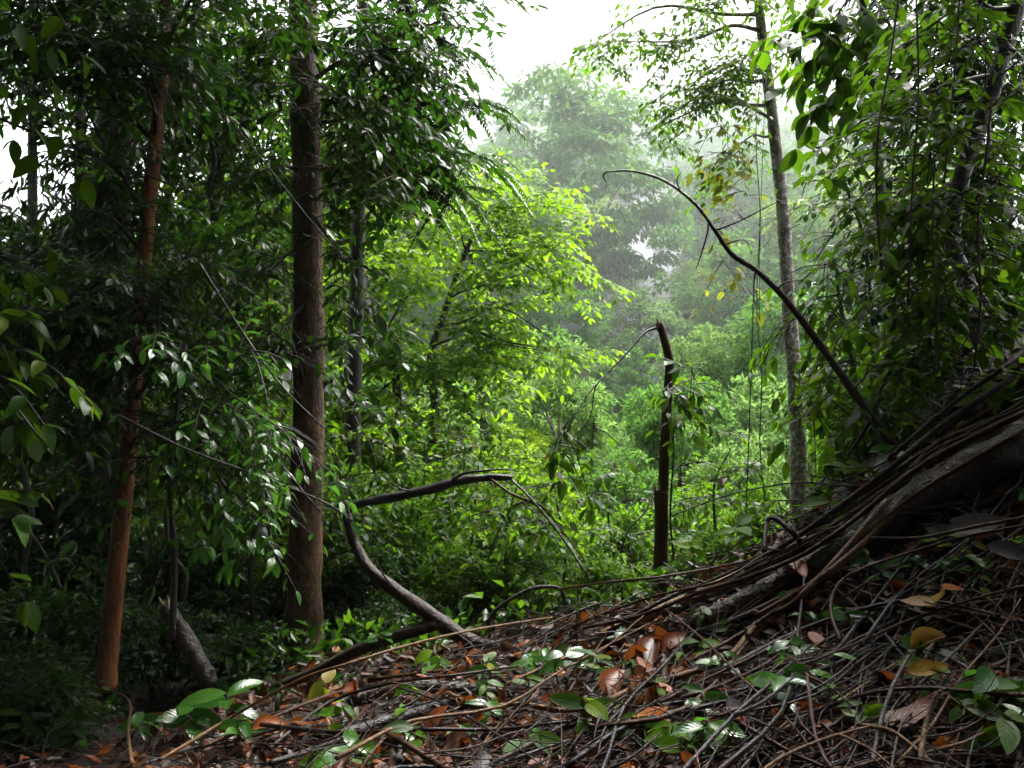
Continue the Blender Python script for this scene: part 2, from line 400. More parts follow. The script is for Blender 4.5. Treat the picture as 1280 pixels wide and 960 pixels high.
UP = np.array([0, 0, 1.0])
def spray(mb, lv, p0, d, L, size, droop=.35, gap=.6, twig=.004, sub=2, flat=.5):
    """a leafy twig: stem, side twigs and two ranks of leaves"""
    d = unit(d); n = max(4, int(L / .18))
    t = np.linspace(0, 1, n)
    pts = p0 + d * (L * t)[:, None] + np.array([0, 0, -1.0]) * (droop * L * t ** 2)[:, None]
    pts[1:] += np.cumsum(rng.normal(0, .012 * L, (n - 1, 3)), 0) * .5
    mb.tube(pts, np.linspace(twig * 1.3, twig * .45, n), 4, 1, 0, False)
    T = unit(np.gradient(pts, axis=0))
    side0 = unit(np.cross(d, UP) + 1e-4)
    k = 0; arc = np.linspace(0, 1, max(3, int(L / (size * gap))))
    for a in arc[1:]:
        f = a * (n - 1); i = min(int(f), n - 2); w = f - i
        q = pts[i] * (1 - w) + pts[i + 1] * w; tn = T[i]
        sd = side0 * (1 if k % 2 else -1); k += 1
        if sub and U(0, 1) < .30 and .1 < a < .85:
            spray(mb, lv, q, tn * .6 + sd * 1.0 + UP * U(-.25, .2), L * U(.3, .55), size, droop * 1.1, gap, twig * .6, sub - 1, flat)
        dd = tn * U(.25, .8) + sd * U(.7, 1.1) + UP * U(-.45, .1)
        nn = UP + rng.normal(0, flat * .6, 3)
        lv.add(q, dd, nn, size * U(.65, 1.2))
    lv.add(pts[-1], T[-1] + UP * -.2, UP + rng.normal(0, .3, 3), size * U(.8, 1.2))

def pinnate(mb, lv, p0, d, L, size, droop=.5):
    """a feathery compound leaf: rachis with close pairs of narrow leaflets"""
    d = unit(d); n = 7; t = np.linspace(0, 1, n)
    pts = p0 + d * (L * t)[:, None] - UP * (droop * L * t ** 2)[:, None]
    mb.tube(pts, np.linspace(.003, .0012, n), 3, 1, 0, False)
    T = unit(np.gradient(pts, axis=0)); sd = unit(np.cross(d, UP) + 1e-4)
    m = int(L / (size * .26))
    for j in range(m):
        f = (j + 1) / m * (n - 1); i = min(int(f), n - 2); q = pts[i] + (pts[i + 1] - pts[i]) * (f - i)
        taper = .55 + .45 * math.sin(math.pi * (j + 1) / (m + 1))
        for s in (-1, 1):
            lv.add(q, T[i] * .45 + sd * s - UP * U(.05, .4), UP + rng.normal(0, .25, 3), size * taper * U(.85, 1.1))

def off_trunks(p, seed=3):
    """few leaves grow close before the two trunks that stand clear"""
    ry = np.maximum(p[:, 1], .1); u = 640 + p[:, 0] / ry / K; v = 480 - (p[:, 2] - CAMZ) / ry / K
    r = np.random.default_rng(seed).uniform(0, 1, len(p))
    a = (np.abs(u - 382) < 28) & (p[:, 1] < 8) & (v > 60) & (r < np.where((v > 160) & (v < 520), .9, .75))
    c = (np.abs(u - np.interp(v, [90, 220, 380, 480, 590, 700, 862], [203, 190, 176, 168, 158, 147, 133])) < 18) & (p[:, 1] < 6.5) & (r < .7) & (((v > 60) & (v < 240)) | (v > 370))
    e = (np.abs(u - np.interp(v, [0, 150, 260, 380, 500, 640], [948, 966, 978, 986, 995, 998])) < 17) & (p[:, 1] < 12) & (v > 90) & (v < 660) & (r < .75)
    g = (np.abs(u - np.interp(v, [10, 95, 175, 230, 300, 345, 400, 480], [1270, 1245, 1218, 1200, 1190, 1206, 1220, 1194])) < 17) & (p[:, 1] < 6) & (r < .8)
    return ~(a | c | e | g)

def near_tree(name, label, cat, trunk, rad, bark, limbs, kit, size, group=None, most=300, spray_len=.9, per=9, minpx=13, feather=False, droop=.35, sides=14, gap=.6, twigmat='twig', trunk_part='trunk', dens=1.0):
    """trunk: [(u, v, y)...] from the foot up; limbs: [(t on trunk, (u, v, y) end, sprays)]"""
    tp = np.array([P(*q) for q in trunk]); base = tp[0].copy()
    root = empty(name, base, label, cat, group)
    mb = MB(); cp, cr = mb.tube(tp, rad, sides, 6, .05); mb.build(trunk_part, M[bark], root, base)
    lv = Leaves(); owner = []
    for (t, e, ns) in limbs:
        e = P(*e) if len(e) == 3 else np.array(e[:3])
        f = t * (len(cp) - 1); i = int(min(f, len(cp) - 2)); a = cp[i] + (cp[i + 1] - cp[i]) * (f - i)
        D = e - a; Ln = np.linalg.norm(D)
        mid = a + D * .5 + UP * Ln * U(.03, .14) + rng.normal(0, .05 * Ln, 3)
        lb = MB(); r0 = min(cr[i] * .5, .008 + .012 * Ln)
        lp, lr = lb.tube([a, a + D * .22 + UP * Ln * .05, mid, e], [r0, r0 * .8, r0 * .55, .005], 6, 4, .04)
        n = len(lp)
        for k in range(int(ns * dens)):
            w = U(.3, 1.0) ** .7; j = min(int(w * (n - 1)), n - 1)
            if not off_trunks(lp[j][None], k)[0]: continue
            tn = unit(lp[min(j + 1, n - 1)] - lp[max(j - 1, 0)])
            dr = rng.normal(0, 1, 3); dr[2] *= .45; dr = unit(dr) + tn * .55
            Ls = spray_len * U(.45, 1.15)
            if feather: pinnate(lb, lv, lp[j], dr, Ls, size, droop)
            else: spray(lb, lv, lp[j], dr, Ls, size, droop * U(.5, 1.5), gap, .0045)
        lo = lb.build('limb', M[bark if Ln > 1.2 else twigmat], root, base); owner += [lo] * (len(lv.p) - len(owner))
    lv.emit(kit, root, base, most, minpx, thin=off_trunks, owner=owner)
    return root

# ---- crowns for trees farther off: a few shapes, their mesh data shared between copies
def crown_mesh(name, mat, n_clump, per_clump, leaf, rx, rz, seed, droopy=.3, hollow=.55, wid=.5, clump=.34):
    r = np.random.default_rng(seed)
    c = unit(r.normal(0, 1, (n_clump, 3))) * (hollow + (1 - hollow) * r.uniform(0, 1, (n_clump, 1)) ** .6)
    c[:, 2] = np.where(c[:, 2] < -.55, c[:, 2] * .6, c[:, 2])
    lob = 1 + .3 * np.sin(c[:, 0] * 3.2 + seed) * np.sin(c[:, 1] * 3.7 + seed * 2) + .16 * np.sin(c[:, 2] * 5 + c[:, 0] * 4 + seed) + r.normal(0, .09, n_clump)
    c = c * lob[:, None] * np.array([rx, rx, rz])
    cs = r.uniform(.6, 1.25, n_clump) * clump * rx
    g = unit(r.normal(0, 1, (n_clump, per_clump, 3))) * r.uniform(.25, 1, (n_clump, per_clump, 1)) ** .5
    g[..., 2] = np.abs(g[..., 2]) * .75 - .25
    p = (c[:, None] + g * cs[:, None, None]).reshape(-1, 3)
    out = unit(g.reshape(-1, 3) + .6 * unit(c)[:, None].repeat(per_clump, 1).reshape(-1, 3))
    d = unit(out * .8 + r.normal(0, .55, p.shape) + np.array([0, 0, -droopy]))
    nn = out * .6 + np.array([0, 0, .8]) + r.normal(0, .45, p.shape)
    x = unit(np.cross(d, nn)); z = np.cross(x, d)
    return bulk(name, [diamond(wid), diamond(wid * .8, .3)], np.stack([x, d, z], -1), p, leaf * r.uniform(.6, 1.3, len(p)), M[mat])

def limb_mesh(rx, rz, seed, bark):
    global rng
    keep = rng; rng = np.random.default_rng(seed)
    mb = MB()
    for k in range(7):
        a = k * 2.4 + U(0, 1); e = np.array([math.cos(a) * rx * U(.4, .75), math.sin(a) * rx * U(.4, .75), rz * U(-.2, .7)])
        b = np.array([0, 0, -rz * U(.55, 1.0)])
        mb.tube([b, b * .4 + e * .45 + UP * .1 * rz, e], [.025 * rx, .018 * rx, .006 * rx], 5, 3, .05)
    V = np.concatenate(mb.V); tot = [len(f) for f in mb.F]
    me = build_mesh('limbs', V, [i for f in mb.F for i in f], np.concatenate([[0], np.cumsum(tot)[:-1]]), tot, np.concatenate(mb.UV), M[bark]); rng = keep
    return me

CROWN = {}
for i in range(3):
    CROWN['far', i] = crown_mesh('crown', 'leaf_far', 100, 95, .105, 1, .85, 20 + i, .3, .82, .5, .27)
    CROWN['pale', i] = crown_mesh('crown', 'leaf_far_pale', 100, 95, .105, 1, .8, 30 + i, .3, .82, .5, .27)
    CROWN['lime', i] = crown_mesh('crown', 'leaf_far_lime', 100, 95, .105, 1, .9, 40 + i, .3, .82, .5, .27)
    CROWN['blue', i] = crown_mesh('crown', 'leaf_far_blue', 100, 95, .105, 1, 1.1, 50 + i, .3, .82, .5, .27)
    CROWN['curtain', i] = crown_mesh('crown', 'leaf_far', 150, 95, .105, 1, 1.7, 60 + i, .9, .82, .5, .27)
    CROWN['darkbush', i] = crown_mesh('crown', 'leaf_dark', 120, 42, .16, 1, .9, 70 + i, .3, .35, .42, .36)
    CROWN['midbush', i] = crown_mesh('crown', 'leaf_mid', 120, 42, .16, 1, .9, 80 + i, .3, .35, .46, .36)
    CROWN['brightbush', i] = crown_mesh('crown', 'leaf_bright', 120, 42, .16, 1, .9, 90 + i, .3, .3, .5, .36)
for i in range(3): CROWN['shade_crown', i] = crown_mesh('crown', 'leaf_dark', 170, 60, .11, 1, .9, 110 + i, .3, .3, .45, .4)  # dense crowns for the out-of-view trees added as shade
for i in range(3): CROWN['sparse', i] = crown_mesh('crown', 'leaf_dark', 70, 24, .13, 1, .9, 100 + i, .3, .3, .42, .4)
LIMBS = {b: limb_mesh(1, .9, 5, b) for b in ('bark_dark', 'bark_pale')}
TRUNK = {}
def trunk_mesh(bark):
    if bark not in TRUNK:
        mb = MB(); mb.tube([(0, 0, 0), (.12, .05, .3), (-.1, .1, .65), (0, 0, 1)], [1.25, .9, .75, .5], 8, 4, .05)
        tot = [len(f) for f in mb.F]
        TRUNK[bark] = build_mesh('trunk', np.concatenate(mb.V), [i for f in mb.F for i in f], np.concatenate([[0], np.cumsum(tot)[:-1]]), tot, np.concatenate(mb.UV), M[bark])
    return TRUNK[bark]

def crown_tree(name, label, cat, c, rx, rz, kind, var=0, bark='bark_dark', group=None, rot=None, trunk_r=None):
    """crown centre c, radii rx and rz, trunk down to the ground below it"""
    gz = float(ground_z(c[0], c[1])); base = np.array([c[0], c[1], gz - .05])
    root = empty(name, base, label, cat, group)
    H = max(c[2] - gz - rz * .3, .3); r = trunk_r or max(.012, .035 * rx + .006 * H)
    t = link('trunk' if cat == 'tree' else 'stem', trunk_mesh(bark), root); t.scale = (r, r, H)
    o = link('crown' if cat == 'tree' else 'foliage', CROWN[kind, var % 3], root, (0, 0, c[2] - base[2]))
    o.scale = (rx, rx, rz / (.85 if kind != 'curtain' else 1.7)); o.rotation_euler = (0, 0, U(0, 6.28) if rot is None else rot); o['kind'] = 'stuff'
    l = link('limb', LIMBS[bark if bark in LIMBS else 'bark_dark'], root, (0, 0, c[2] - base[2])); l.scale = (rx, rx, rz)
    return root
#@@PART2
# ------------------------------------------------------------------ far hillside across the valley
far_named = [
    # u, v, y, rx px, rz px, kind, label
    (800, 425, 50, 62, 50, 'pale', 'broad pale green tree with domed crown in front of the misty ravine'),
    (905, 375, 58, 50, 52, 'lime', 'lime green tree lit up behind the arching bare branch'),
    (770, 350, 80, 38, 26, 'pale', 'small rounded pale tree above the domed pale crown'),
    (710, 320, 105, 55, 90, 'curtain', 'tall grey-green tree hung with climbers to the side of the ravine'),
    (865, 300, 122, 34, 90, 'curtain', 'narrow climber-hung tree standing just past the misty ravine'),
    (945, 290, 112, 45, 80, 'curtain', 'dim tall tree behind the slim mottled trunk'),
    (1020, 300, 102, 50, 70, 'blue', 'blue-green tree beside the dark overhanging leaves, across the valley'),
    (690, 230, 178, 50, 45, 'far', 'hazy tree with the bare grey twigs rising in front of it'),
    (735, 150, 218, 34, 28, 'far', 'topmost hazy tree on the crest under the white sky'),
    (770, 500, 45, 48, 55, 'far', 'mid green tree below the domed pale crown, beside the broken snag'),
    (880, 470, 40, 52, 55, 'pale', 'pale green tree behind the snag, above its dead leaves'),
    (930, 480, 48, 42, 60, 'far', 'green tree between the snag and the slim mottled trunk'),
    (720, 600, 34, 58, 55, 'lime', 'yellow-green tree low in the valley in front of the snag'),
    (790, 585, 30, 50, 55, 'pale', 'pale leafy tree directly behind the foot of the snag'),
    (890, 600, 36, 60, 75, 'blue', 'dark shaded tree in the hollow beyond the snag'),
    (955, 590, 38, 40, 60, 'far', 'mid green tree low behind the slim mottled trunk'),
    (1000, 430, 55, 48, 70, 'lime', 'yellow-green tree showing past the slim trunk below the arching branch'),
    (660, 540, 42, 50, 50, 'pale', 'pale tree glimpsed beside the leaning pinkish trunk'),
    (700, 520, 22, 60, 70, 'pale', 'pale green tree low in the gully beside the hanging twig'),
    (850, 540, 24, 55, 70, 'far', 'green tree in the gully just behind the leafy climber on the snag'),
    (760, 640, 19, 60, 60, 'far', 'green tree rising from the gully before the snag foot'),
    (640, 610, 20, 55, 60, 'lime', 'fresh green tree in the gully past the tip of the long black branch'),
    (930, 620, 20, 50, 65, 'pale', 'pale green tree in the gully beside the slim trunk'),
    (700, 420, 46, 55, 50, 'far', 'green rounded tree up the slope above the gully'),
    (640, 330, 70, 60, 60, 'pale', 'pale tree on the slope seen past the spreading sapling'),
    (880, 220, 120, 55, 55, 'far', 'hazy tree up the slope between the arching branch and slim trunk'),
    (1010, 200, 125, 55, 60, 'pale', 'hazy pale tree high on the slope past the slim trunk'),
    (930, 160, 150, 50, 50, 'far', 'hazy tree on the crest behind the slim trunk'),
    (820, 150, 170, 45, 40, 'pale', 'faint tree on the crest above the ravine'),
    (470, 420, 48, 60, 60, 'pale', 'pale whitish-green tree glimpsed through the yellow-green sapling'),
    (560, 420, 52, 60, 60, 'far', 'green tree glimpsed behind the twin thin sapling stems'),
]
for k, (u, v, y, rx, rz, kind, lab) in enumerate(far_named):
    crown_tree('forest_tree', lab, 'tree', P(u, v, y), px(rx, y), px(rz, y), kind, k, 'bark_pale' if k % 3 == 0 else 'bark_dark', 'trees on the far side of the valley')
ordn = ['first', 'second', 'third', 'fourth', 'fifth', 'sixth', 'seventh', 'eighth', 'ninth', 'tenth', 'eleventh', 'twelfth', 'thirteenth', 'fourteenth', 'fifteenth', 'sixteenth', 'seventeenth', 'eighteenth', 'nineteenth', 'twentieth']
rows = [(33, 5.2), (41, 6.0), (50, 6.6), (62, 7.2), (76, 8.0), (92, 8.8), (110, 9.6), (130, 10.6), (152, 11.6), (178, 12.8), (206, 14), (234, 15)]
for ri, (y0, sp) in enumerate(rows):
    k = 0
    for x in np.arange(-.26 * y0, .42 * y0, sp):
        xx = x + U(-.3, .3) * sp; y = y0 + U(-6, 6); u = 640 + xx / y / K
        gz = float(ground_z(xx, y)); H = U(14, 22) * (1 + .03 * ri) if ri > 1 else U(7.5, 11)
        kind = ['far', 'pale', 'curtain', 'far', 'pale', 'pale', 'far', 'lime'][int(rng.integers(0, 8))]
        if (ri > 4 or U(0, 1) < .5) and kind == 'lime': kind = 'far'
        rx = sp * U(.52, .78); rz = rx * (U(1.2, 1.7) if kind == 'curtain' else U(.75, 1.05))
        if abs(u - 822) < 13 + .45 * rx / y / K and 480 - (gz + H + .4 * rz - CAMZ) / y / K < 365: continue      # the ravine stays open
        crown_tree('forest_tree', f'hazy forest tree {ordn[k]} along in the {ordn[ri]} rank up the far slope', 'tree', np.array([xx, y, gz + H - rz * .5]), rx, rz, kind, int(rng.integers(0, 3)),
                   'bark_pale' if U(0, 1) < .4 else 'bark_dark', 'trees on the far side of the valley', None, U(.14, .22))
        k += 1
# bare grey treetop on the far slope
b0 = P(700, 250, 140); root = empty('dead_tree', (b0[0], b0[1], float(ground_z(b0[0], b0[1]))), 'bare grey dead treetop rising from the hazy far slope', 'tree')
base = np.array(root.location); mb = MB()
mb.tube([base, P(701, 230, 140), P(703, 190, 140), P(706, 155, 140)], [.5, .35, .25, .08], 7, 4); mb.build('trunk', M['bark_dark'], root, base)
for pts in ([(702, 192, 140), (696, 180, 140), (690, 165, 140)], [(703, 185, 140), (708, 178, 139), (709, 160, 139)], [(701, 205, 140), (694, 192, 141), (687, 188, 141)]):
    mb = MB(); mb.tube([P(*q) for q in pts], [.2, .13, .05], 5, 3); mb.build('limb', M['bark_dark'], root, base)

# leafy ground cover from the back of the bank down into the valley
lvs = {'leaf_mid': Leaves(), 'leaf_far': Leaves(), 'leaf_dark': Leaves()}
for k in range(20000):
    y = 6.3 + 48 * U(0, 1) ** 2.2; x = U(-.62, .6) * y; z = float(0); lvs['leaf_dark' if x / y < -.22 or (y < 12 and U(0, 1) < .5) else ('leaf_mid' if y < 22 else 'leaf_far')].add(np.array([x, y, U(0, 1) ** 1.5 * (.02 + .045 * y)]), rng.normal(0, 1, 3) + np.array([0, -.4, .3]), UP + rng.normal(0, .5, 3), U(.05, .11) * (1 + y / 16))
for m, l in lvs.items():
    p, R, s_ = l.arrays(); p[:, 2] += ground_z(p[:, 0], p[:, 1])
    over = (p[:, 1] < np.interp(p[:, 0], RIDGE[:, 0], RIDGE[:, 1]) + .35); p, R, s_ = p[~over], R[~over], s_[~over]
    tag(link('undergrowth', bulk('undergrowth', [diamond(.5), diamond(.42, .3)], R, p, s_, M[m])), {'leaf_mid': 'green leafy ground cover behind the bank', 'leaf_far': 'pale leafy ground cover on the valley floor', 'leaf_dark': 'dark leafy ground cover in the shady wood'}[m], 'undergrowth', kind='stuff')

# ------------------------------------------------------------------ left: tall trees under closed canopy
near_tree('forest_tree', 'tall straight reddish-brown trunk with mottled bark among dark leaves', 'tree',
    [(378, 856, 8), (379, 800, 8), (381, 720, 8), (384, 600, 8), (386, 450, 8), (385, 300, 8), (382, 150, 8), (379, 0, 8), (380, -300, 8), (384, -700, 8)],
    [.20, .17, .15, .14, .136, .132, .128, .122, .11, .08], 'bark_red',
    [(.95, (500, -60, 7.4), 12), (.93, (300, -120, 7.6), 12), (.98, (420, -250, 6.5), 12), (.9, (560, -220, 7), 10), (.9, (250, -330, 7), 12), (.95, (420, -450, 5), 12), (.95, (100, -450, 6), 12),
     (.74, (500, 60, 7.3), 13), (.7, (440, 150, 7.0), 13), (.68, (300, 90, 7.4), 13), (.62, (470, 250, 7.1), 12), (.62, (290, 230, 7.3), 11), (.58, (440, 340, 7), 11), (.55, (310, 380, 7.4), 11),
     (.75, (350, 40, 6.8), 9), (.5, (330, 470, 7.2), 9), (.45, (455, 420, 7.4), 6), (.7, (560, 20, 7.6), 10), (.66, (540, 160, 7.8), 9)],
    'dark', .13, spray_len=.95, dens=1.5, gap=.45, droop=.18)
near_tree('feathery_tree', 'dark tree with feathery drooping leaves hanging against the sky gap', 'tree',
    [(438, 830, 11), (440, 600, 11), (446, 350, 11), (452, 100, 11), (455, -150, 11), (455, -500, 11)], [.12, .10, .09, .08, .07, .04], 'bark_dark',
    [(.5, (570, 215, 10), 60), (.55, (625, 205, 10), 50), (.6, (610, 130, 10), 60), (.66, (600, 70, 10.2), 40), (.6, (540, 130, 9.8), 50), (.7, (570, 10, 10), 40), (.5, (530, 245, 9.8), 50), (.7, (630, -15, 10), 26), (.58, (500, 190, 9.8), 40), (.62, (480, 60, 9.8), 36), (.8, (600, -80, 10), 30), (.5, (590, 245, 9.8), 40)],
    'small', .10, most=200, spray_len=.7, minpx=8, feather=True, droop=.5)
near_tree('forest_tree', 'slender leaning trunk with smooth orange-brown bark in the dark wood', 'tree',
    [(133, 862, 6.5), (136, 810, 6.5), (147, 700, 6.5), (158, 590, 6.5), (168, 480, 6.5), (176, 380, 6.5), (190, 220, 6.5), (203, 90, 6.5), (210, -60, 6.5), (220, -400, 6.5)],
    [.072, .068, .064, .058, .052, .05, .05, .046, .04, .03], 'bark_orange',
    [(.62, (90, 100, 6.2), 12), (.7, (190, 20, 6), 12), (.55, (60, 340, 6.2), 12), (.52, (240, 310, 6), 12), (.48, (130, 380, 5.8), 12), (.42, (60, 430, 6), 11), (.42, (250, 430, 6), 10),
     (.36, (210, 520, 5.8), 9), (.75, (60, -40, 6), 12), (.8, (280, -60, 6), 12), (.9, (150, -200, 5), 12), (.95, (330, -300, 4.5), 12), (.95, (20, -300, 5), 12), (.7, (20, 40, 6.2), 10), (.75, (150, 60, 5.6), 9), (.6, (100, 250, 6), 3)],
    'dark', .10, spray_len=.85, dens=1.9, gap=.48, droop=.2)
near_tree('forest_tree', 'thick dark trunk in deep shade behind the orange-brown trunk', 'tree',
    [(112, 800, 9.5), (118, 720, 9.5), (124, 560, 9.5), (130, 400, 9.5), (140, 200, 9.5), (150, 0, 9.5), (155, -300, 9.5)], [.30, .27, .24, .22, .2, .18, .12], 'bark_dark',
    [(.6, (40, 330, 9.2), 12), (.65, (200, 280, 9), 12), (.85, (60, 60, 9), 11), (.85, (230, 40, 9), 12), (.5, (30, 420, 9), 11), (.5, (230, 400, 9), 12), (.95, (120, -150, 8.5), 12), (.45, (60, 470, 8.8), 10), (.75, (220, 160, 9), 12), (.4, (200, 470, 8.8), 10), (.74, (120, 180, 9.0), 4), (.7, (60, 260, 8.8), 5)],
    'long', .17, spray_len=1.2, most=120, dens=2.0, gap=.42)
near_tree('forest_tree', 'thin dark trunk in shade between the orange and reddish trunks', 'tree',
    [(258, 790, 10), (262, 700, 10), (266, 600, 10), (268, 520, 10), (272, 350, 10), (268, 150, 10), (266, -200, 10)], [.10, .09, .085, .08, .07, .06, .04], 'bark_dark',
    [(.5, (330, 300, 9.6), 12), (.5, (220, 360, 9.8), 12), (.6, (330, 160, 9.6), 12), (.7, (230, 90, 9.6), 10), (.4, (320, 480, 9.6), 12), (.38, (220, 500, 9.6), 10), (.75, (330, 30, 9.6), 12), (.3, (300, 560, 9.4), 10)],
    'mid', .12, spray_len=1.1, most=150, dens=1.7, gap=.5)
near_tree('overhanging_tree', 'leafy branches with long glossy leaves reaching in beside the orange trunk', 'tree',
    [(-260, 900, 5), (-240, 600, 5), (-230, 300, 5), (-225, 0, 5), (-230, -300, 5)], [.11, .1, .09, .07, .05], 'bark_dark',
    [(.45, (45, 440, 4.9), 8), (.4, (60, 560, 4.6), 9), (.5, (20, 330, 5), 7), (.7, (60, 120, 5), 8), (.8, (100, 10, 4.8), 10), (.9, (160, -120, 4.6), 10), (.95, (60, -200, 4), 10), (.35, (10, 640, 4.8), 9)],
    'broad', .15, spray_len=.6, most=250)
# drooping understorey branches with wet shining leaves crossing the big trunk
near_tree('sapling', 'understorey sapling whose wet shining sprays droop in front of the big trunk', 'sapling',
    [(215, 800, 5.8), (218, 700, 5.8), (212, 600, 5.8), (222, 500, 5.8), (232, 430, 5.8)], [.022, .02, .018, .015, .01], 'bark_dark',
    [(.95, (330, 440, 5.5), 7), (.9, (390, 560, 5.4), 9), (.8, (330, 600, 5.3), 9), (.75, (400, 640, 5.4), 8), (.65, (300, 650, 5.3), 8), (.7, (170, 560, 5.5), 7), (.95, (200, 420, 5.6), 7), (.6, (130, 640, 5.5), 7)],
    'glossy', .10, spray_len=.6, most=300, droop=.5)
# trees farther back in the dark wood
for k, (u, v, y, rx, rz, kind, lab) in enumerate([
    (40, 60, 15, 150, 110, 'sparse', 'dim tree crown deep in the wood, above the bright sky spots'),
    (210, 130, 17, 120, 130, 'sparse', 'dim leafy crown behind the upper part of the orange trunk'),
    (20, 400, 16, 150, 110, 'darkbush', 'dim leafy tree below the bright sky spots'),
    (180, 380, 18, 130, 110, 'midbush', 'green-lit crown far behind the thick dark trunk'),
    (320, 340, 16, 110, 130, 'midbush', 'green-lit crown behind and beside the big reddish trunk'),
    (310, 90, 15, 110, 110, 'sparse', 'dim crown high behind the big reddish trunk'),
    (440, 250, 18, 90, 130, 'midbush', 'leafy crown behind the feathery branches'),
    (100, -150, 14, 200, 130, 'darkbush', 'dim high crown roofing the dark wood over the orange trunk'),
    (380, -160, 14, 190, 120, 'darkbush', 'dim high crown roofing the dark wood over the reddish trunk')]):
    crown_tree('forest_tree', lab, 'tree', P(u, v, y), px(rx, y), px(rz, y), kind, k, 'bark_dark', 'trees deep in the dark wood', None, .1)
shrubs = [
    (30, 560, 11, 95, 75, 'midbush', 'leafy shrub with lit leaves at the edge of the dark wood'),
    (190, 570, 12.5, 90, 80, 'midbush', 'lit shrub seen between the dark trunk and the thin dark trunk'),
    (310, 560, 13, 85, 75, 'midbush', 'bright-edged shrub seen just beside the big reddish trunk'),
    (430, 560, 12, 70, 80, 'brightbush', 'green shrub on the open side of the big reddish trunk'),
    (250, 660, 11.5, 85, 70, 'midbush', 'green shrub behind the leaning broken stump'),
    (330, 690, 11, 75, 75, 'midbush', 'green shrub touching the big reddish trunk, above the fallen log'),
    (50, 690, 9, 100, 80, 'darkbush', 'dark shrub in deep shade before the thick dark trunk'),
    (190, 730, 9.5, 80, 70, 'darkbush', 'dark shrub beside the orange trunk low down'),
    (300, 760, 9.5, 70, 55, 'darkbush', 'dark low shrub behind the fallen log'),
    (60, 800, 7.2, 95, 70, 'darkbush', 'dark shrub in the lowest shady corner of the wood'),
    (190, 810, 7.4, 65, 50, 'darkbush', 'dark low shrub at the foot of the orange trunk'),
    (310, 830, 7.6, 60, 40, 'darkbush', 'low dark shrub just in front of the fallen log'),
    (30, 880, 5.6, 85, 55, 'darkbush', 'black-green low shrub nearest the path in the shade'),
    (440, 650, 10, 60, 60, 'midbush', 'green shrub behind the upright tip of the forked branch'),
    (450, 740, 9, 60, 55, 'darkbush', 'dark green shrub in the crook of the forked branch'),
    (520, 690, 10, 70, 60, 'midbush', 'green shrub above the middle of the forked branch'),
    (610, 690, 10.5, 70, 60, 'midbush', 'glossy green shrub below the long black branch'),
    (560, 640, 12, 70, 55, 'brightbush', 'green shrub under the twin sapling stems'),
    (640, 740, 9, 55, 45, 'midbush', 'green shrub just behind the broken butt of the forked branch'),
    (690, 680, 12, 55, 55, 'brightbush', 'yellow-green shrub beyond the bank, beside the thin arched twigs'),
    (640, 630, 15, 60, 50, 'brightbush', 'bright yellow-green shrub behind the end of the long black branch'),
    (730, 725, 12, 50, 40, 'midbush', 'green shrub low behind the tangle of twigs'),
    (500, 780, 8.3, 50, 32, 'darkbush', 'dark low shrub under the forked branch'),
    (780, 690, 16, 50, 50, 'midbush', 'green shrub to the near side of the snag in the valley'),
    (880, 680, 15, 55, 50, 'midbush', 'green shrub between the snag and the slim trunk'),
    (945, 655, 13, 38, 48, 'midbush', 'green shrub at the foot of the slim mottled trunk'),
    (1070, 575, 11, 48, 60, 'midbush', 'yellow-green shrub below the arching branch, beyond the log'),
    (1070, 500, 10, 65, 65, 'midbush', 'green shrub under the dark overhanging leaves'),
    (1160, 470, 8.5, 75, 70, 'midbush', 'green shrub behind the crooked dark trunk foot'),
    (1050, 640, 8, 34, 40, 'midbush', 'fresh green shrub just over the rim beside the bent branch end'),
    (1100, 540, 7, 55, 50, 'midbush', 'green shrub just over the rim behind the arching branch foot'),
    (900, 700, 9, 45, 35, 'midbush', 'low green shrub just over the rim behind the split log'),
    (760, 740, 8.5, 50, 35, 'midbush', 'low green shrub just over the rim before the snag'),
    (570, 745, 9, 55, 45, 'midbush', 'green shrub right behind the slope of the forked branch'),
    (400, 700, 10, 50, 60, 'midbush', 'green shrub just past the big trunk toward the gap'),
    (1180, 500, 6.6, 55, 45, 'midbush', 'green shrub on the bank top before the crooked trunk'),
    (1260, 380, 7, 60, 60, 'midbush', 'leafy shrub on the bank top by the photo edge'),
    (1250, 420, 8, 70, 80, 'darkbush', 'dark shrub at the top of the bank above the big log'),
]
for k, (u, v, y, rx, rz, kind, lab) in enumerate(shrubs):
    crown_tree('shrub', lab, 'shrub', P(u, v, y), px(rx, y), px(rz, y), kind, k, 'bark_dark', 'shrubs of the understorey', None, .018)

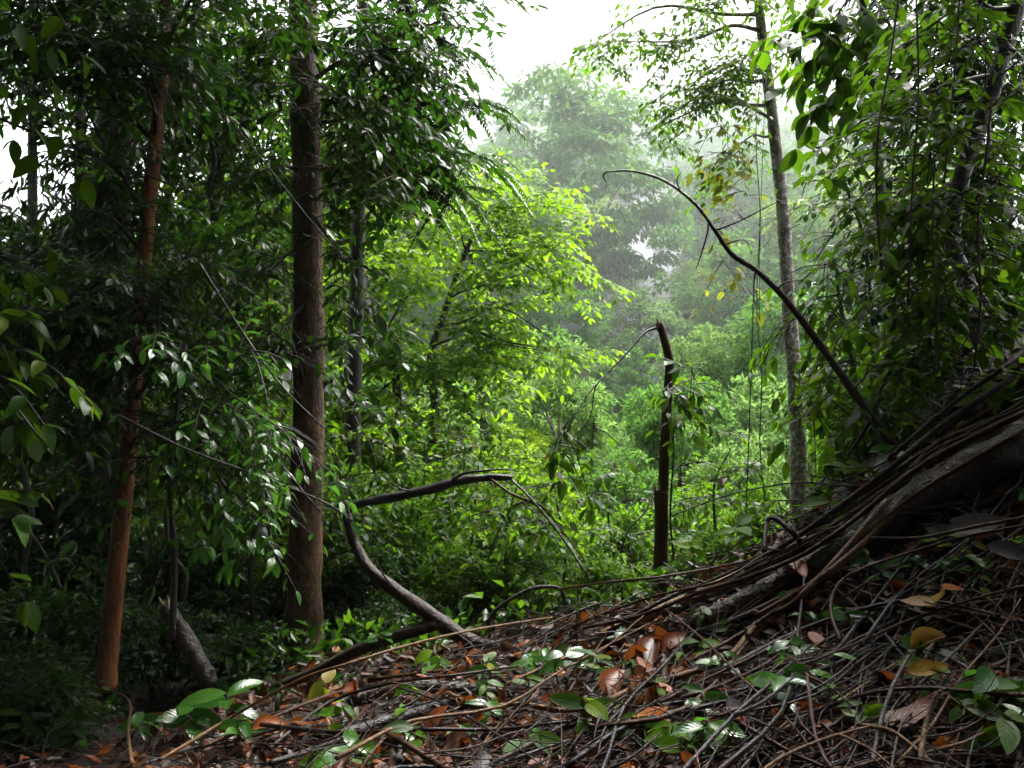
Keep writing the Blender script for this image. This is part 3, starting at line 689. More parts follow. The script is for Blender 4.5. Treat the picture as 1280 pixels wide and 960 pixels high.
for k, (x, y, z, r, lab) in enumerate([  # out-of-view canopy trees, added to keep sky light off the wood and bank
    (-7, 1, 9, 4.5, 'unseen tall tree added on the shady side of the path, its crown shading the wood'), (-6, -6, 10, 5, 'unseen tall tree added for shade on the shady side of the path behind the viewer'), (1, -7, 10, 5, 'unseen tall tree added for shade straight behind the viewer'),
    (7, -3, 11, 5, 'unseen tall tree added for shade up the bank behind the viewer'), (8.5, 4, 11, 4.5, 'unseen tall tree added for shade up the bank beyond the crooked trunk'), (-11, 7, 10, 4.5, 'unseen tall tree added for shade far to the side of the thick dark trunk'), (-1, -1, 11, 4.5, 'unseen tall tree added so its crown shades the path'), (-4, 4, 11.5, 4.5, 'unseen tall tree added to shade the path beside the orange-brown trunk'), (4, 0, 10, 4, 'unseen tall tree added to shade the foot of the bank'), (5.5, -1.5, 8, 3.5, 'unseen lower tree added to shade the bank beside the path'), (-3, -3.5, 8, 3.5, 'unseen lower tree added to shade the path behind the viewer'), (-12, -1, 8, 5, 'unseen tall tree added for shade deep in the wood beside the path'), (-5, -13, 8, 5, 'unseen tall tree added for shade farther back along the path'), (7, -11, 9, 5, 'unseen tall tree added for shade farther back up the bank')]):
    crown_tree('forest_tree', lab, 'tree', np.array([x, y, z]), r, r * .6, 'shade_crown', k, 'bark_dark', 'unseen trees added to shade the path', None, .2)

for k, (x, y, z, r, lab) in enumerate([  # unseen low trees, added to cut light coming from the side and behind
    (-9, 4, 2.5, 3.4, 'unseen dense low tree added to shut side light off the wood'), (-10.5, 9, 3, 3.4, 'unseen dense low tree added to block light deeper on the shady side'), (-8.5, -.5, 2.5, 3.4, 'unseen dense low tree added to block light by the path on the shady side'),
    (-6, -5, 2.5, 3.2, 'unseen dense low tree added to block light behind the viewer on the shady side'), (0, -7.5, 3, 3.4, 'unseen dense low tree added to block light straight behind the viewer'), (6, -5, 5, 3.2, 'unseen dense low tree added to block light behind the viewer on the bank')]):
    crown_tree('forest_tree', lab, 'tree', np.array([x, y, z]), r, r * .9, 'shade_crown', k, 'bark_dark', 'unseen low trees added to block light round the path', None, .12)

# ------------------------------------------------------------------ centre: yellow-green saplings
near_tree('young_tree', 'yellow-green young tree with forked thin dark stem in the sunny gap', 'tree',
    [(505, 690, 13), (502, 620, 13), (498, 520, 13), (490, 440, 13), (470, 400, 13), (440, 370, 13)], [.085, .08, .07, .055, .04, .025], 'bark_dark',
    [(.95, (430, 350, 12.6), 12), (.8, (480, 330, 12.6), 13), (.7, (520, 360, 12.5), 13), (.6, (460, 460, 12.4), 12), (.75, (450, 410, 12.6), 10), (.5, (440, 520, 12.4), 10), (.55, (530, 460, 12.3), 12), (.4, (450, 580, 12.2), 10), (.35, (540, 600, 12.2), 10), (.8, (500, 280, 13), 11)],
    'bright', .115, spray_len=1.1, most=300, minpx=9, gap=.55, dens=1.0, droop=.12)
near_tree('young_tree', 'spreading yellow-green young tree whose layered sprays reach toward the valley', 'tree',
    [(530, 690, 14), (534, 600, 14), (545, 520, 14), (538, 450, 14), (556, 390, 14), (580, 320, 14), (610, 260, 14)], [.09, .085, .075, .065, .05, .04, .02], 'bark_dark',
    [(.95, (640, 250, 13.5), 14), (.9, (690, 300, 13.4), 14), (.85, (670, 340, 13.2), 13), (.85, (560, 270, 13.4), 13), (.7, (620, 350, 13.2), 13), (.6, (690, 440, 13), 13), (.55, (640, 430, 13), 12), (.5, (600, 450, 12.8), 12), (.45, (560, 480, 12.8), 11), (.35, (610, 540, 12.8), 13), (.3, (570, 590, 12.6), 12), (.95, (570, 210, 13.6), 10), (.9, (710, 320, 13.2), 9), (.6, (735, 445, 12.8), 10), (.62, (700, 430, 12.6), 9), (.25, (630, 600, 12.8), 10)],
    'lime', .115, spray_len=1.2, most=300, minpx=9, gap=.55, dens=1.0, droop=.12)
near_tree('young_tree', 'mid green young tree behind the feathery branches', 'tree',
    [(600, 660, 17), (606, 560, 17), (600, 450, 17), (590, 330, 17), (600, 230, 17)], [.1, .09, .08, .06, .03], 'bark_dark',
    [(.95, (620, 230, 16.5), 12), (.9, (550, 260, 16.5), 12), (.8, (650, 300, 16.5), 12), (.7, (540, 340, 16.5), 12), (.6, (640, 400, 16.5), 12), (.4, (560, 520, 16), 12), (.4, (650, 500, 16), 10)],
    'bright', .18, spray_len=1.4, most=60, minpx=10, dens=.6)
for k, (u, v0, v1, y, kit, lab) in enumerate([
    (455, 760, 520, 9.5, 'mid', 'slender sapling right beside the upright tip of the forked branch'), (520, 760, 540, 10, 'bright', 'slender light green sapling behind the crook of the forked branch'), (585, 780, 560, 9.4, 'mid', 'slender sapling crossing behind the long black branch'),
    (640, 780, 600, 9, 'bright', 'slender light green sapling past the tip of the long black branch'), (700, 770, 590, 9.5, 'mid', 'slender sapling between the arched twigs and the snag'), (760, 770, 600, 10.5, 'mid', 'slender sapling just before the snag'),
    (900, 740, 560, 10, 'mid', 'slender sapling between the snag and the slim trunk'), (415, 770, 560, 9, 'mid', 'slender dark green sapling close beside the big trunk')]):
    w = v0 - v1
    near_tree('sapling', lab, 'sapling', [(u, v0, y), (u + U(-8, 8), v0 - w * .4, y), (u + U(-14, 14), v0 - w * .75, y), (u + U(-18, 18), v1, y)], [.018, .016, .012, .006], 'bark_dark',
        [(.98, (u + U(-30, 30), v1 - 20, y - .2), 5), (.8, (u - 50, v1 + w * .12, y - .3), 5), (.75, (u + 50, v1 + w * .15, y - .2), 5), (.55, (u - 45, v1 + w * .35, y - .3), 5), (.5, (u + 45, v1 + w * .4, y - .3), 5), (.3, (u - 40, v1 + w * .6, y - .3), 5), (.25, (u + 40, v1 + w * .65, y - .3), 5)],
        kit, .10, 'saplings beyond the bank', 120, .55, minpx=9, droop=.2, gap=.6)
# leaning pale pinkish trunk
b0 = P(672, 690, 22); gz = float(ground_z(b0[0], b0[1])); base = np.array([b0[0], b0[1], gz])
root = empty('dead_tree', base, 'leaning pinkish-white dead tree trunk showing through the yellow-green leaves', 'tree')
mb = MB(); mb.tube([base, P(650, 640, 22), P(634, 590, 22), P(616, 535, 22), P(604, 495, 22)], [.2, .16, .14, .12, .08], 9, 5, .08); mb.build('trunk', M['bark_pale'], root, base)
mb = MB(); mb.tube([P(628, 575, 22), P(632, 610, 21.6), P(629, 640, 21.5)], [.05, .04, .02], 6, 4); mb.build('broken_limb', M['bark_pale'], root, base)

# ------------------------------------------------------------------ centre right: slim mottled tree, snag, arching branch
near_tree('slim_tree', 'slim tree with pale mottled trunk and thin crown against the misty sky', 'tree',
    [(1000, 690, 12), (998, 640, 12), (998, 560, 12), (995, 500, 12), (986, 380, 12), (978, 260, 12), (966, 150, 12), (956, 70, 12), (948, 0, 12), (938, -140, 12), (925, -350, 12)],
    [.115, .11, .105, .10, .09, .082, .074, .068, .06, .05, .03], 'bark_pale',
    [(.75, (775, 52, 11.6), 22), (.8, (860, 20, 11.4), 11), (.68, (870, 130, 11.5), 13), (.66, (830, 150, 11.5), 12), (.62, (800, 170, 11.6), 9), (.7, (900, 90, 11.5), 10), (.85, (820, -20, 11.6), 12), (.85, (990, -10, 11.4), 10), (.9, (900, -60, 11), 10),
     (.72, (985, 70, 11.5), 8), (.58, (905, 200, 11.4), 6), (.9, (1010, -80, 11), 10), (.6, (850, 110, 11.7), 8), (.78, (720, 70, 11.8), 9)],
    'mid', .095, spray_len=.8, most=250, minpx=7, gap=.55, droop=.22, dens=1.2)
near_tree('climber', 'climber with round yellowing leaves hanging beside the slim mottled trunk', 'vine',
    [(958, 640, 11.3), (950, 560, 11.3), (952, 470, 11.3), (946, 380, 11.3), (950, 270, 11.3), (945, 170, 11.3), (952, 80, 11.3)], [.009, .008, .007, .007, .006, .005, .004], 'bark_dark',
    [(.7, (900, 250, 11), 4), (.65, (890, 280, 11), 4), (.8, (885, 190, 11), 4), (.55, (925, 340, 11), 3), (.75, (920, 220, 11), 4), (.6, (1000, 280, 10.6), 4), (.85, (870, 165, 11), 4), (.5, (900, 320, 11), 3)],
    'yellowing', .15, spray_len=.5, most=200, minpx=8, trunk_part='stem', gap=.8)
# snag
base = P(826, 770, 7.6); base[2] = float(ground_z(base[0], base[1])) - .02
root = empty('snag', base, 'broken reddish-brown snag with splintered top standing at the edge of the bank', 'snag')
mb = MB(); mb.tube([base, P(826, 730, 7.6), P(826, 690, 7.6), P(827, 650, 7.6), P(826, 612, 7.6)], [.066, .062, .058, .058, .06], 10, 5, .07); mb.build('stump', M['bark_snag'], root, base)
mb = MB(); mb.tube([P(828, 660, 7.6), P(829, 610, 7.6), P(832, 540, 7.6), P(835, 490, 7.6), P(837, 455, 7.6), P(832, 430, 7.6), P(824, 404, 7.6)], [.045, .045, .043, .04, .037, .035, .033], 9, 5, .06); mb.build('trunk', M['bark_snag'], root, base)
for (a, b, r) in [((823, 408), (821, 396), .014), ((827, 407), (826, 399), .012), ((820, 616), (817, 603), .016), ((832, 616), (834, 602), .014), ((826, 614), (824, 598), .016)]:
    mb = MB(); mb.tube([P(*a, 7.58), P((a[0] + b[0]) / 2, (a[1] + b[1]) / 2, 7.58), P(*b, 7.58)], [r, r * .7, .002], 5, 2); mb.build('splinter', M['split_wood'], root, base)
mb = MB(); mb.tube([P(823, 409, 7.58), P(806, 416, 7.5), P(785, 440, 7.4), P(760, 466, 7.3), P(744, 485, 7.2), P(738, 520, 7.2), P(720, 545, 7.2)], [.012, .011, .009, .008, .006, .004, .003], 5, 4); mb.build('twig', M['bark_dark'], root, base)
mb = MB(); mb.tube([P(818, 612, 7.58), P(806, 640, 7.4), P(786, 662, 7.3), P(776, 690, 7.3)], [.010, .008, .006, .004], 5, 4); mb.build('twig', M['bark_dark'], root, base)
near_tree('climber', 'leafy climber with pale dead leaves wrapped round the snag', 'vine',
    [(842, 700, 7.4), (838, 640, 7.4), (842, 560, 7.4), (838, 500, 7.4), (845, 462, 7.4)], [.008, .008, .007, .006, .005], 'bark_dark',
    [(.95, (880, 455, 7.2), 4), (.9, (900, 490, 7.2), 4), (.85, (850, 500, 7.1), 4), (.8, (870, 520, 7.1), 4), (.9, (828, 490, 7.2), 3)], 'mid', .13, spray_len=.3, most=200, minpx=8, trunk_part='stem', gap=.7)
near_tree('hanging_twig', 'twig with drooping green leaves hanging before the valley', 'twig',
    [(745, 480, 7.0), (730, 500, 6.9), (715, 525, 6.8), (705, 550, 6.8)], [.007, .006, .005, .004], 'bark_dark',
    [(.5, (690, 560, 6.8), 3), (.8, (720, 590, 6.7), 3), (.9, (690, 600, 6.7), 4), (.95, (700, 630, 6.7), 3), (.3, (745, 540, 6.9), 3)], 'mid', .12, spray_len=.32, most=150, minpx=8, trunk_part='stem', gap=.7, droop=.8)

def curved(name, label, cat, pts, rad, mat, sides=8, per=5, rough=.06, twigs=(), group=None, part='stem'):
    """one branch, vine or log; pts as (u, v, y); with twigs it becomes a thing of parts"""
    p = np.array([P(*q) if len(q) == 3 else np.asarray(q[3]) for q in pts]); base = p[0]
    mb = MB(); mb.tube(p, rad, sides, per, rough)
    if not twigs:
        o = mb.build(name, M[mat], None, base); o.location = tuple(base); return tag(o, label, cat, group)
    root = empty(name, base, label, cat, group); mb.build(part, M[mat], root, base)
    for tw in twigs:
        nm, tpts, tr, tm = tw
        b = MB(); b.tube([P(*q) for q in tpts], tr, 5, 4, .05); b.build(nm, M[tm], root, base)
    return root

curved('arching_branch', 'long bare branch arching up from the bank over the valley', 'branch',
    [(1128, 575, 5.2), (1112, 552, 5.25), (1080, 508, 5.35), (1040, 452, 5.5), (990, 384, 5.6), (950, 342, 5.7), (915, 318, 5.75), (895, 290, 5.8), (870, 256, 5.9), (830, 226, 6), (790, 214, 6), (757, 215, 6)],
    [.031, .028, .025, .023, .021, .018, .016, .013, .011, .009, .0075, .005], 'wet_wood', 9, 5, .08,
    [('twig', [(757, 215, 6), (754, 220, 6), (758, 228, 6)], [.008, .006, .003], 'wet_wood'), ('twig', [(886, 278, 5.85), (884, 292, 5.8), (876, 320, 5.8), (870, 336, 5.8)], [.008, .006, .005, .002], 'wet_wood'),
     ('twig', [(894, 288, 5.8), (925, 276, 5.7), (960, 258, 5.6), (985, 246, 5.6)], [.007, .005, .004, .002], 'wet_wood'), ('twig', [(905, 306, 5.8), (930, 300, 5.7), (940, 318, 5.7)], [.006, .004, .002], 'wet_wood'),
     ('twig', [(850, 238, 5.95), (846, 226, 5.9), (852, 214, 5.9)], [.006, .004, .002], 'wet_wood'), ('twig', [(970, 362, 5.65), (984, 352, 5.6), (1002, 350, 5.55), (1015, 340, 5.5)], [.007, .005, .004, .002], 'wet_wood'), ('twig', [(1065, 488, 5.4), (1082, 470, 5.35), (1086, 452, 5.3)], [.008, .006, .003], 'wet_wood'),
     ('twig', [(945, 338, 5.7), (942, 360, 5.7), (944, 384, 5.7)], [.006, .004, .002], 'wet_wood'), ('twig', [(1040, 452, 5.5), (1020, 458, 5.4), (1006, 480, 5.4), (985, 470, 5.4)], [.006, .005, .003, .002], 'wet_wood')], part='main_stem')
curved('propped_branch', 'thin pale branch propped upright against the dark leaves near the arching branch', 'branch', [(1060, 570, 5.8), (1085, 530, 5.8), (1104, 480, 5.8), (1120, 452, 5.8)], [.012, .014, .013, .01], 'wet_wood')
# forked fallen branch
curved('forked_branch', 'fallen forked dark branch leaning up out of the debris beside the big trunk', 'branch',
    [(652, 812, 5.9), (604, 808, 5.95), (575, 795, 6.0), (540, 770, 6.1), (500, 742, 6.3), (462, 712, 6.4), (444, 680, 6.5), (436, 655, 6.5), (430, 626, 6.5)],
    [.026, .054, .055, .053, .049, .043, .038, .034, .028], 'wet_wood', 12, 6, .06,
    [('prong', [(548, 780, 6.05), (505, 793, 6.1), (450, 812, 6.2), (400, 838, 6.3), (340, 862, 6.4)], [.046, .047, .045, .042, .038], 'wet_wood'),
     ('twig', [(500, 742, 6.3), (480, 720, 6.1), (470, 700, 6.0)], [.008, .006, .003], 'bark_dark')], part='main_stem')
curved('long_branch', 'long black branch reaching sideways above the forked branch', 'branch',
    [(425, 645, 6.9), (450, 630, 6.9), (490, 622, 6.9), (540, 611, 6.9), (575, 601, 6.9), (610, 597, 6.9), (641, 597, 6.9)], [.028, .03, .036, .038, .034, .03, .022], 'vine_black', 9, 5, .1,
    [('twig', [(560, 604, 6.9), (580, 592, 6.85), (610, 588, 6.8), (638, 586, 6.8)], [.014, .012, .009, .005], 'vine_black'), ('twig', [(520, 615, 6.9), (500, 610, 6.85), (478, 596, 6.8)], [.008, .006, .003], 'vine_black'), ('twig', [(610, 596, 6.9), (640, 618, 6.7), (676, 632, 6.6), (700, 660, 6.5), (730, 700, 6.4)], [.012, .011, .009, .007, .004], 'vine_brown')], part='main_stem')
curved('broken_stump', 'leaning broken stump with pale snapped end in the dark undergrowth', 'stump',
    [(262, 856, 7), (245, 822, 7), (225, 785, 7), (205, 757, 7)], [.075, .068, .062, .055], 'log_grey', 11, 5, .1,
    [('splinter', [(205, 760, 6.98), (201, 752, 6.98), (198, 746, 6.98)], [.022, .014, .002], 'split_wood'), ('splinter', [(209, 757, 6.98), (210, 750, 6.98), (209, 744, 6.98)], [.02, .014, .002], 'split_wood')], part='trunk')
curved('fallen_log', 'dark fallen log lying level behind the broken stump', 'log', [(120, 792, 8.6), (180, 798, 8.6), (250, 803, 8.5), (320, 808, 8.4), (372, 812, 8.4)], [.075, .08, .078, .075, .07], 'log_grey', 11, 5, .1)
for k, (lab, pts, r) in enumerate([
    ('crooked dark liana hanging between the orange and thin dark trunks', [(268, 140, 7.5), (263, 170, 7.5), (268, 205, 7.5), (260, 235, 7.5), (268, 262, 7.5)], .022),
    ('wavy dark liana behind the shining sprays', [(216, 520, 8), (222, 580, 8), (208, 640, 8), (214, 690, 8), (232, 720, 8), (226, 770, 8)], .022),
    ('straight thin dark stem beside the big reddish trunk', [(318, 790, 9), (312, 720, 9), (318, 660, 9), (312, 600, 9)], .022),
    ('thin dark stem in the green-lit wood beside the fallen log', [(278, 800, 9.4), (282, 720, 9.4), (276, 640, 9.4), (284, 560, 9.4)], .018),
    ('curved thin dark stem arching onto the foot of the big trunk', [(330, 800, 8.4), (332, 770, 8.3), (345, 745, 8.2), (356, 715, 8.2)], .012),
    ('thin diagonal dark stem crossing the shade near the thick trunk', [(20, 640, 7.5), (60, 700, 7.5), (85, 760, 7.4), (110, 840, 7.3)], .012),
    ('thin cord-like vine hanging straight before the dark tree in the valley', [(943, 335, 9), (940, 430, 9), (937, 520, 9), (934, 600, 9), (931, 670, 9)], .006),
    ('thin vine hanging beside the snag climber', [(852, 440, 9), (856, 520, 9), (851, 590, 9), (855, 650, 9)], .004),
    ('hair-thin vine hanging from the misty crown', [(958, 90, 10), (953, 200, 10), (950, 300, 10), (949, 400, 10)], .004),
    ('long thin twig sweeping level in front of the valley hollow', [(840, 645, 6.2), (900, 622, 6.2), (960, 608, 6.1), (1010, 603, 6), (1070, 612, 5.9)], .006),
    ('thin looping twig arched above the debris beside the forked branch', [(612, 800, 6), (614, 770, 6), (640, 748, 6), (668, 735, 6), (700, 736, 6), (706, 760, 6)], .013),
    ('slender twig rising from the tangle in front of the yellow-green shrub', [(735, 720, 6), (700, 668, 6.2), (665, 625, 6.3), (640, 600, 6.4)], .009)]):
    curved('liana' if k < 10 else 'twig', lab, 'vine' if k < 9 else 'twig', pts, r, 'bark_dark', 6, 5, .08)

for lab, pts, r in [
    ('bare thin branch slanting down past the orange trunk high up', [(-20, 140, 5.6), (90, 185, 5.6), (190, 222, 5.6), (285, 258, 5.5)], .010),
    ('bare thin branch slanting onto the upper big trunk', [(170, 40, 6.4), (240, 95, 6.4), (320, 190, 6.4), (400, 290, 6.3), (440, 330, 6.3)], .009),
    ('bare branch slanting across the middle of the big trunk', [(250, 330, 5.6), (300, 410, 5.6), (350, 480, 5.5), (415, 545, 5.5)], .008),
    ('thin branch arching low over the shining sprays', [(150, 520, 5.2), (230, 560, 5.2), (310, 590, 5.2), (400, 625, 5.2), (440, 650, 5.3)], .008),
    ('dead leaning pole in the shade behind the stump', [(20, 560, 8), (40, 640, 8), (30, 720, 8), (48, 800, 8)], .03)]:
    curved('bare_branch', lab, 'branch', pts, np.linspace(r, r * .5, len(pts)), 'bark_dark', 6, 5, .1)

# ------------------------------------------------------------------ right: dark overhanging leaves
near_tree('crooked_tree', 'crooked dark trunk bending through glossy dark leaves above the bank', 'tree',
    [(1188, 545, 6), (1194, 480, 6), (1220, 400, 6), (1206, 345, 6), (1190, 300, 6), (1200, 230, 6), (1218, 175, 6), (1245, 95, 6), (1270, 10, 6), (1295, -90, 6), (1320, -300, 6)],
    [.055, .05, .048, .05, .052, .055, .057, .058, .06, .055, .04], 'bark_dark',
    [(.8, (1130, 60, 5.7), 12), (.75, (1200, 60, 5.5), 10), (.7, (1110, 160, 5.6), 12), (.6, (1150, 200, 5.4), 11), (.65, (1250, 230, 5.3), 10), (.5, (1110, 280, 5.6), 12), (.5, (1250, 330, 5.4), 11), (.45, (1150, 330, 5.5), 11), (.35, (1110, 390, 5.7), 11),
     (.3, (1260, 420, 5.4), 10), (.3, (1170, 420, 5.5), 10), (.2, (1120, 470, 5.7), 9), (.85, (1180, -20, 5.6), 12), (.9, (1090, -60, 5.5), 12), (.95, (1260, -120, 5), 12), (.95, (1150, -180, 4.8), 12), (.95, (1300, -250, 4.5), 12), (.15, (1230, 480, 5.5), 7), (.75, (1270, 120, 5.3), 8)],
    'mid', .115, spray_len=.6, most=300, gap=.55, dens=1.7, droop=.14)
near_tree('broadleaf_tree', 'tree with broad backlit yellow-green leaves at the edge of the sky gap', 'tree',
    [(1110, 560, 7.5), (1112, 450, 7.5), (1105, 330, 7.5), (1098, 200, 7.5), (1088, 80, 7.5), (1075, -40, 7.5), (1070, -250, 7.5)], [.045, .042, .04, .036, .032, .028, .02], 'bark_dark',
    [(.8, (1030, 60, 7), 9), (.85, (1060, 10, 7), 10), (.75, (1020, 110, 7.1), 8), (.75, (1080, 120, 6.9), 8), (.9, (1020, -30, 7), 9), (.7, (1060, 170, 7), 7), (.8, (1110, 40, 6.8), 8)],
    'broad', .2, spray_len=.6, most=300, gap=.6)
near_tree('forest_tree', 'dense dark tree filling the space behind the crooked trunk', 'tree',
    [(1225, 520, 8.5), (1222, 400, 8.5), (1215, 250, 8.5), (1205, 100, 8.5), (1195, -100, 8.5), (1190, -350, 8.5)], [.1, .09, .08, .07, .05, .03], 'bark_dark',
    [(.75, (1130, 30, 8.2), 13), (.75, (1260, 40, 8.2), 13), (.65, (1110, 120, 8.2), 12), (.65, (1260, 150, 8.2), 13), (.6, (1180, 130, 8), 13), (.5, (1100, 230, 8.3), 12), (.5, (1260, 260, 8.2), 13), (.45, (1170, 270, 8), 13), (.35, (1090, 330, 8.3), 12), (.3, (1250, 360, 8), 13), (.3, (1160, 380, 8), 13), (.2, (1090, 430, 8.2), 12), (.85, (1160, -80, 8), 13), (.85, (1270, -100, 8), 12), (.95, (1200, -260, 7), 12), (.2, (1200, 440, 8), 11)],
    'dark', .12, spray_len=1.0, most=120, dens=1.8, gap=.5, droop=.15)
near_tree('young_tree', 'young tree with drooping fresh green leaves in front of the slim trunk', 'tree',
    [(1075, 610, 7), (1072, 540, 7), (1065, 450, 7), (1050, 380, 7), (1045, 330, 7)], [.024, .022, .02, .016, .01], 'bark_dark',
    [(.95, (1030, 330, 6.8), 7), (.8, (1000, 400, 6.8), 7), (.75, (1040, 400, 6.7), 7), (.6, (1010, 450, 6.8), 7), (.5, (1050, 480, 6.6), 7), (.4, (1010, 520, 6.8), 6), (.35, (1080, 540, 6.5), 6), (.9, (1080, 360, 6.7), 7)],
    'mid', .12, spray_len=.5, most=300, gap=.65, droop=.7)
near_tree('sky_twig_tree', 'airy small-leaved twigs spread against the mist beside the slim trunk', 'sapling',
    [(1095, 520, 8), (1090, 400, 8), (1080, 300, 8), (1060, 240, 8), (1045, 190, 8)], [.02, .018, .015, .012, .008], 'bark_dark',
    [(.9, (1000, 180, 7.8), 5), (.8, (1000, 230, 7.8), 5), (.7, (1010, 260, 7.8), 5), (.95, (1040, 150, 7.8), 5), (.6, (1030, 300, 7.8), 5)], 'mid', .085, spray_len=.45, most=150, minpx=8, gap=.8)
for k, (lab, pts, r) in enumerate([
    ('thin pale vine slanting down through the broad backlit leaves', [(1124, -10, 5.2), (1112, 80, 5.2), (1098, 160, 5.2), (1096, 250, 5.2), (1102, 330, 5.2)], .007),
    ('straight hanging vine between the broad leaves and the crooked trunk', [(1145, -10, 5.3), (1148, 120, 5.3), (1140, 240, 5.3), (1135, 380, 5.3)], .006),
    ('thin vine dropping beside the bend of the crooked trunk', [(1240, 120, 5), (1232, 200, 5), (1222, 280, 5), (1226, 370, 5), (1218, 460, 5)], .007),
    ('thin vine close to the topmost part of the crooked trunk', [(1200, -10, 5.4), (1195, 70, 5.4), (1188, 150, 5.4), (1180, 230, 5.4)], .006),
    ('dark vine hanging above the pale-tipped plant on the bank', [(1168, 200, 5.2), (1166, 290, 5.2), (1172, 380, 5.2), (1168, 470, 5.2)], .007)]):
    curved('hanging_vine', lab, 'vine', pts, r, 'vine_brown', 5, 5, .1, group='vines hanging through the dark leaves')
#@@PART3
# ------------------------------------------------------------------ the bank: big log, lianas, sticks
def on_bank(name, label, cat, pts, rad, mat, sides=8, per=5, rough=.07, group=None, twigs=()):
    """pts (u, v, lift): where the photo shows it on the bank, lifted above the soil"""
    p = np.array([G(u, v, off) for u, v, off in pts]); base = p[0].copy()
    mb = MB(); mb.tube(p, rad, sides, per, rough)
    if not twigs:
        o = mb.build(name, M[mat], None, base); o.location = tuple(base); return tag(o, label, cat, group)
    root = empty(name, base, label, cat, group); mb.build('main_stem', M[mat], root, base)
    for (tp, tr, tm) in twigs:
        b = MB(); b.tube(np.array([G(*q) for q in tp]), tr, 6, 4, .08); b.build('side_twig', M[tm], root, base)
    return root

LOGP = [G(u, v, off) for u, v, off in [(1420, 470, .13), (1340, 520, .15), (1280, 556, .16), (1210, 588, .16), (1140, 628, .15), (1070, 676, .13), (1000, 716, .11), (930, 752, .08), (860, 782, .05)]]
curved('big_log', 'big wet grey-black log lying down the bank under the lianas', 'log', [(0, 0, 0, q) for q in LOGP],
    [.115, .11, .105, .098, .09, .082, .07, .056, .04], 'log_grey', 18, 7, .08)
on_bank('split_log', 'pale tan split length of wood pointing up the bank to the big log', 'log', [(735, 800, .03), (800, 775, .05), (870, 745, .08), (940, 715, .12), (1010, 675, .16)], [.025, .04, .042, .04, .028], 'split_wood', 9)
on_bank('dark_log', 'dark log half buried in litter below the forked branch', 'log', [(330, 950, .0), (400, 928, .03), (470, 908, .03), (545, 886, .03), (610, 876, .02)], [.03, .036, .038, .035, .02], 'vine_black', 10)
on_bank('grey_log', 'short grey mossy log below the butt of the forked branch', 'log', [(420, 880, .03), (470, 868, .04), (530, 858, .05), (590, 862, .04), (640, 868, .03)], [.03, .034, .034, .032, .02], 'log_grey', 10)
on_bank('black_pipe_vine', 'smooth black pipe-like liana sagging across the litter', 'vine', [(735, 828, .05), (800, 812, .06), (860, 795, .07), (920, 776, .08), (985, 745, .1), (1050, 715, .12)], [.021, .022, .022, .022, .02, .018], 'vine_black', 9, 5, .02)
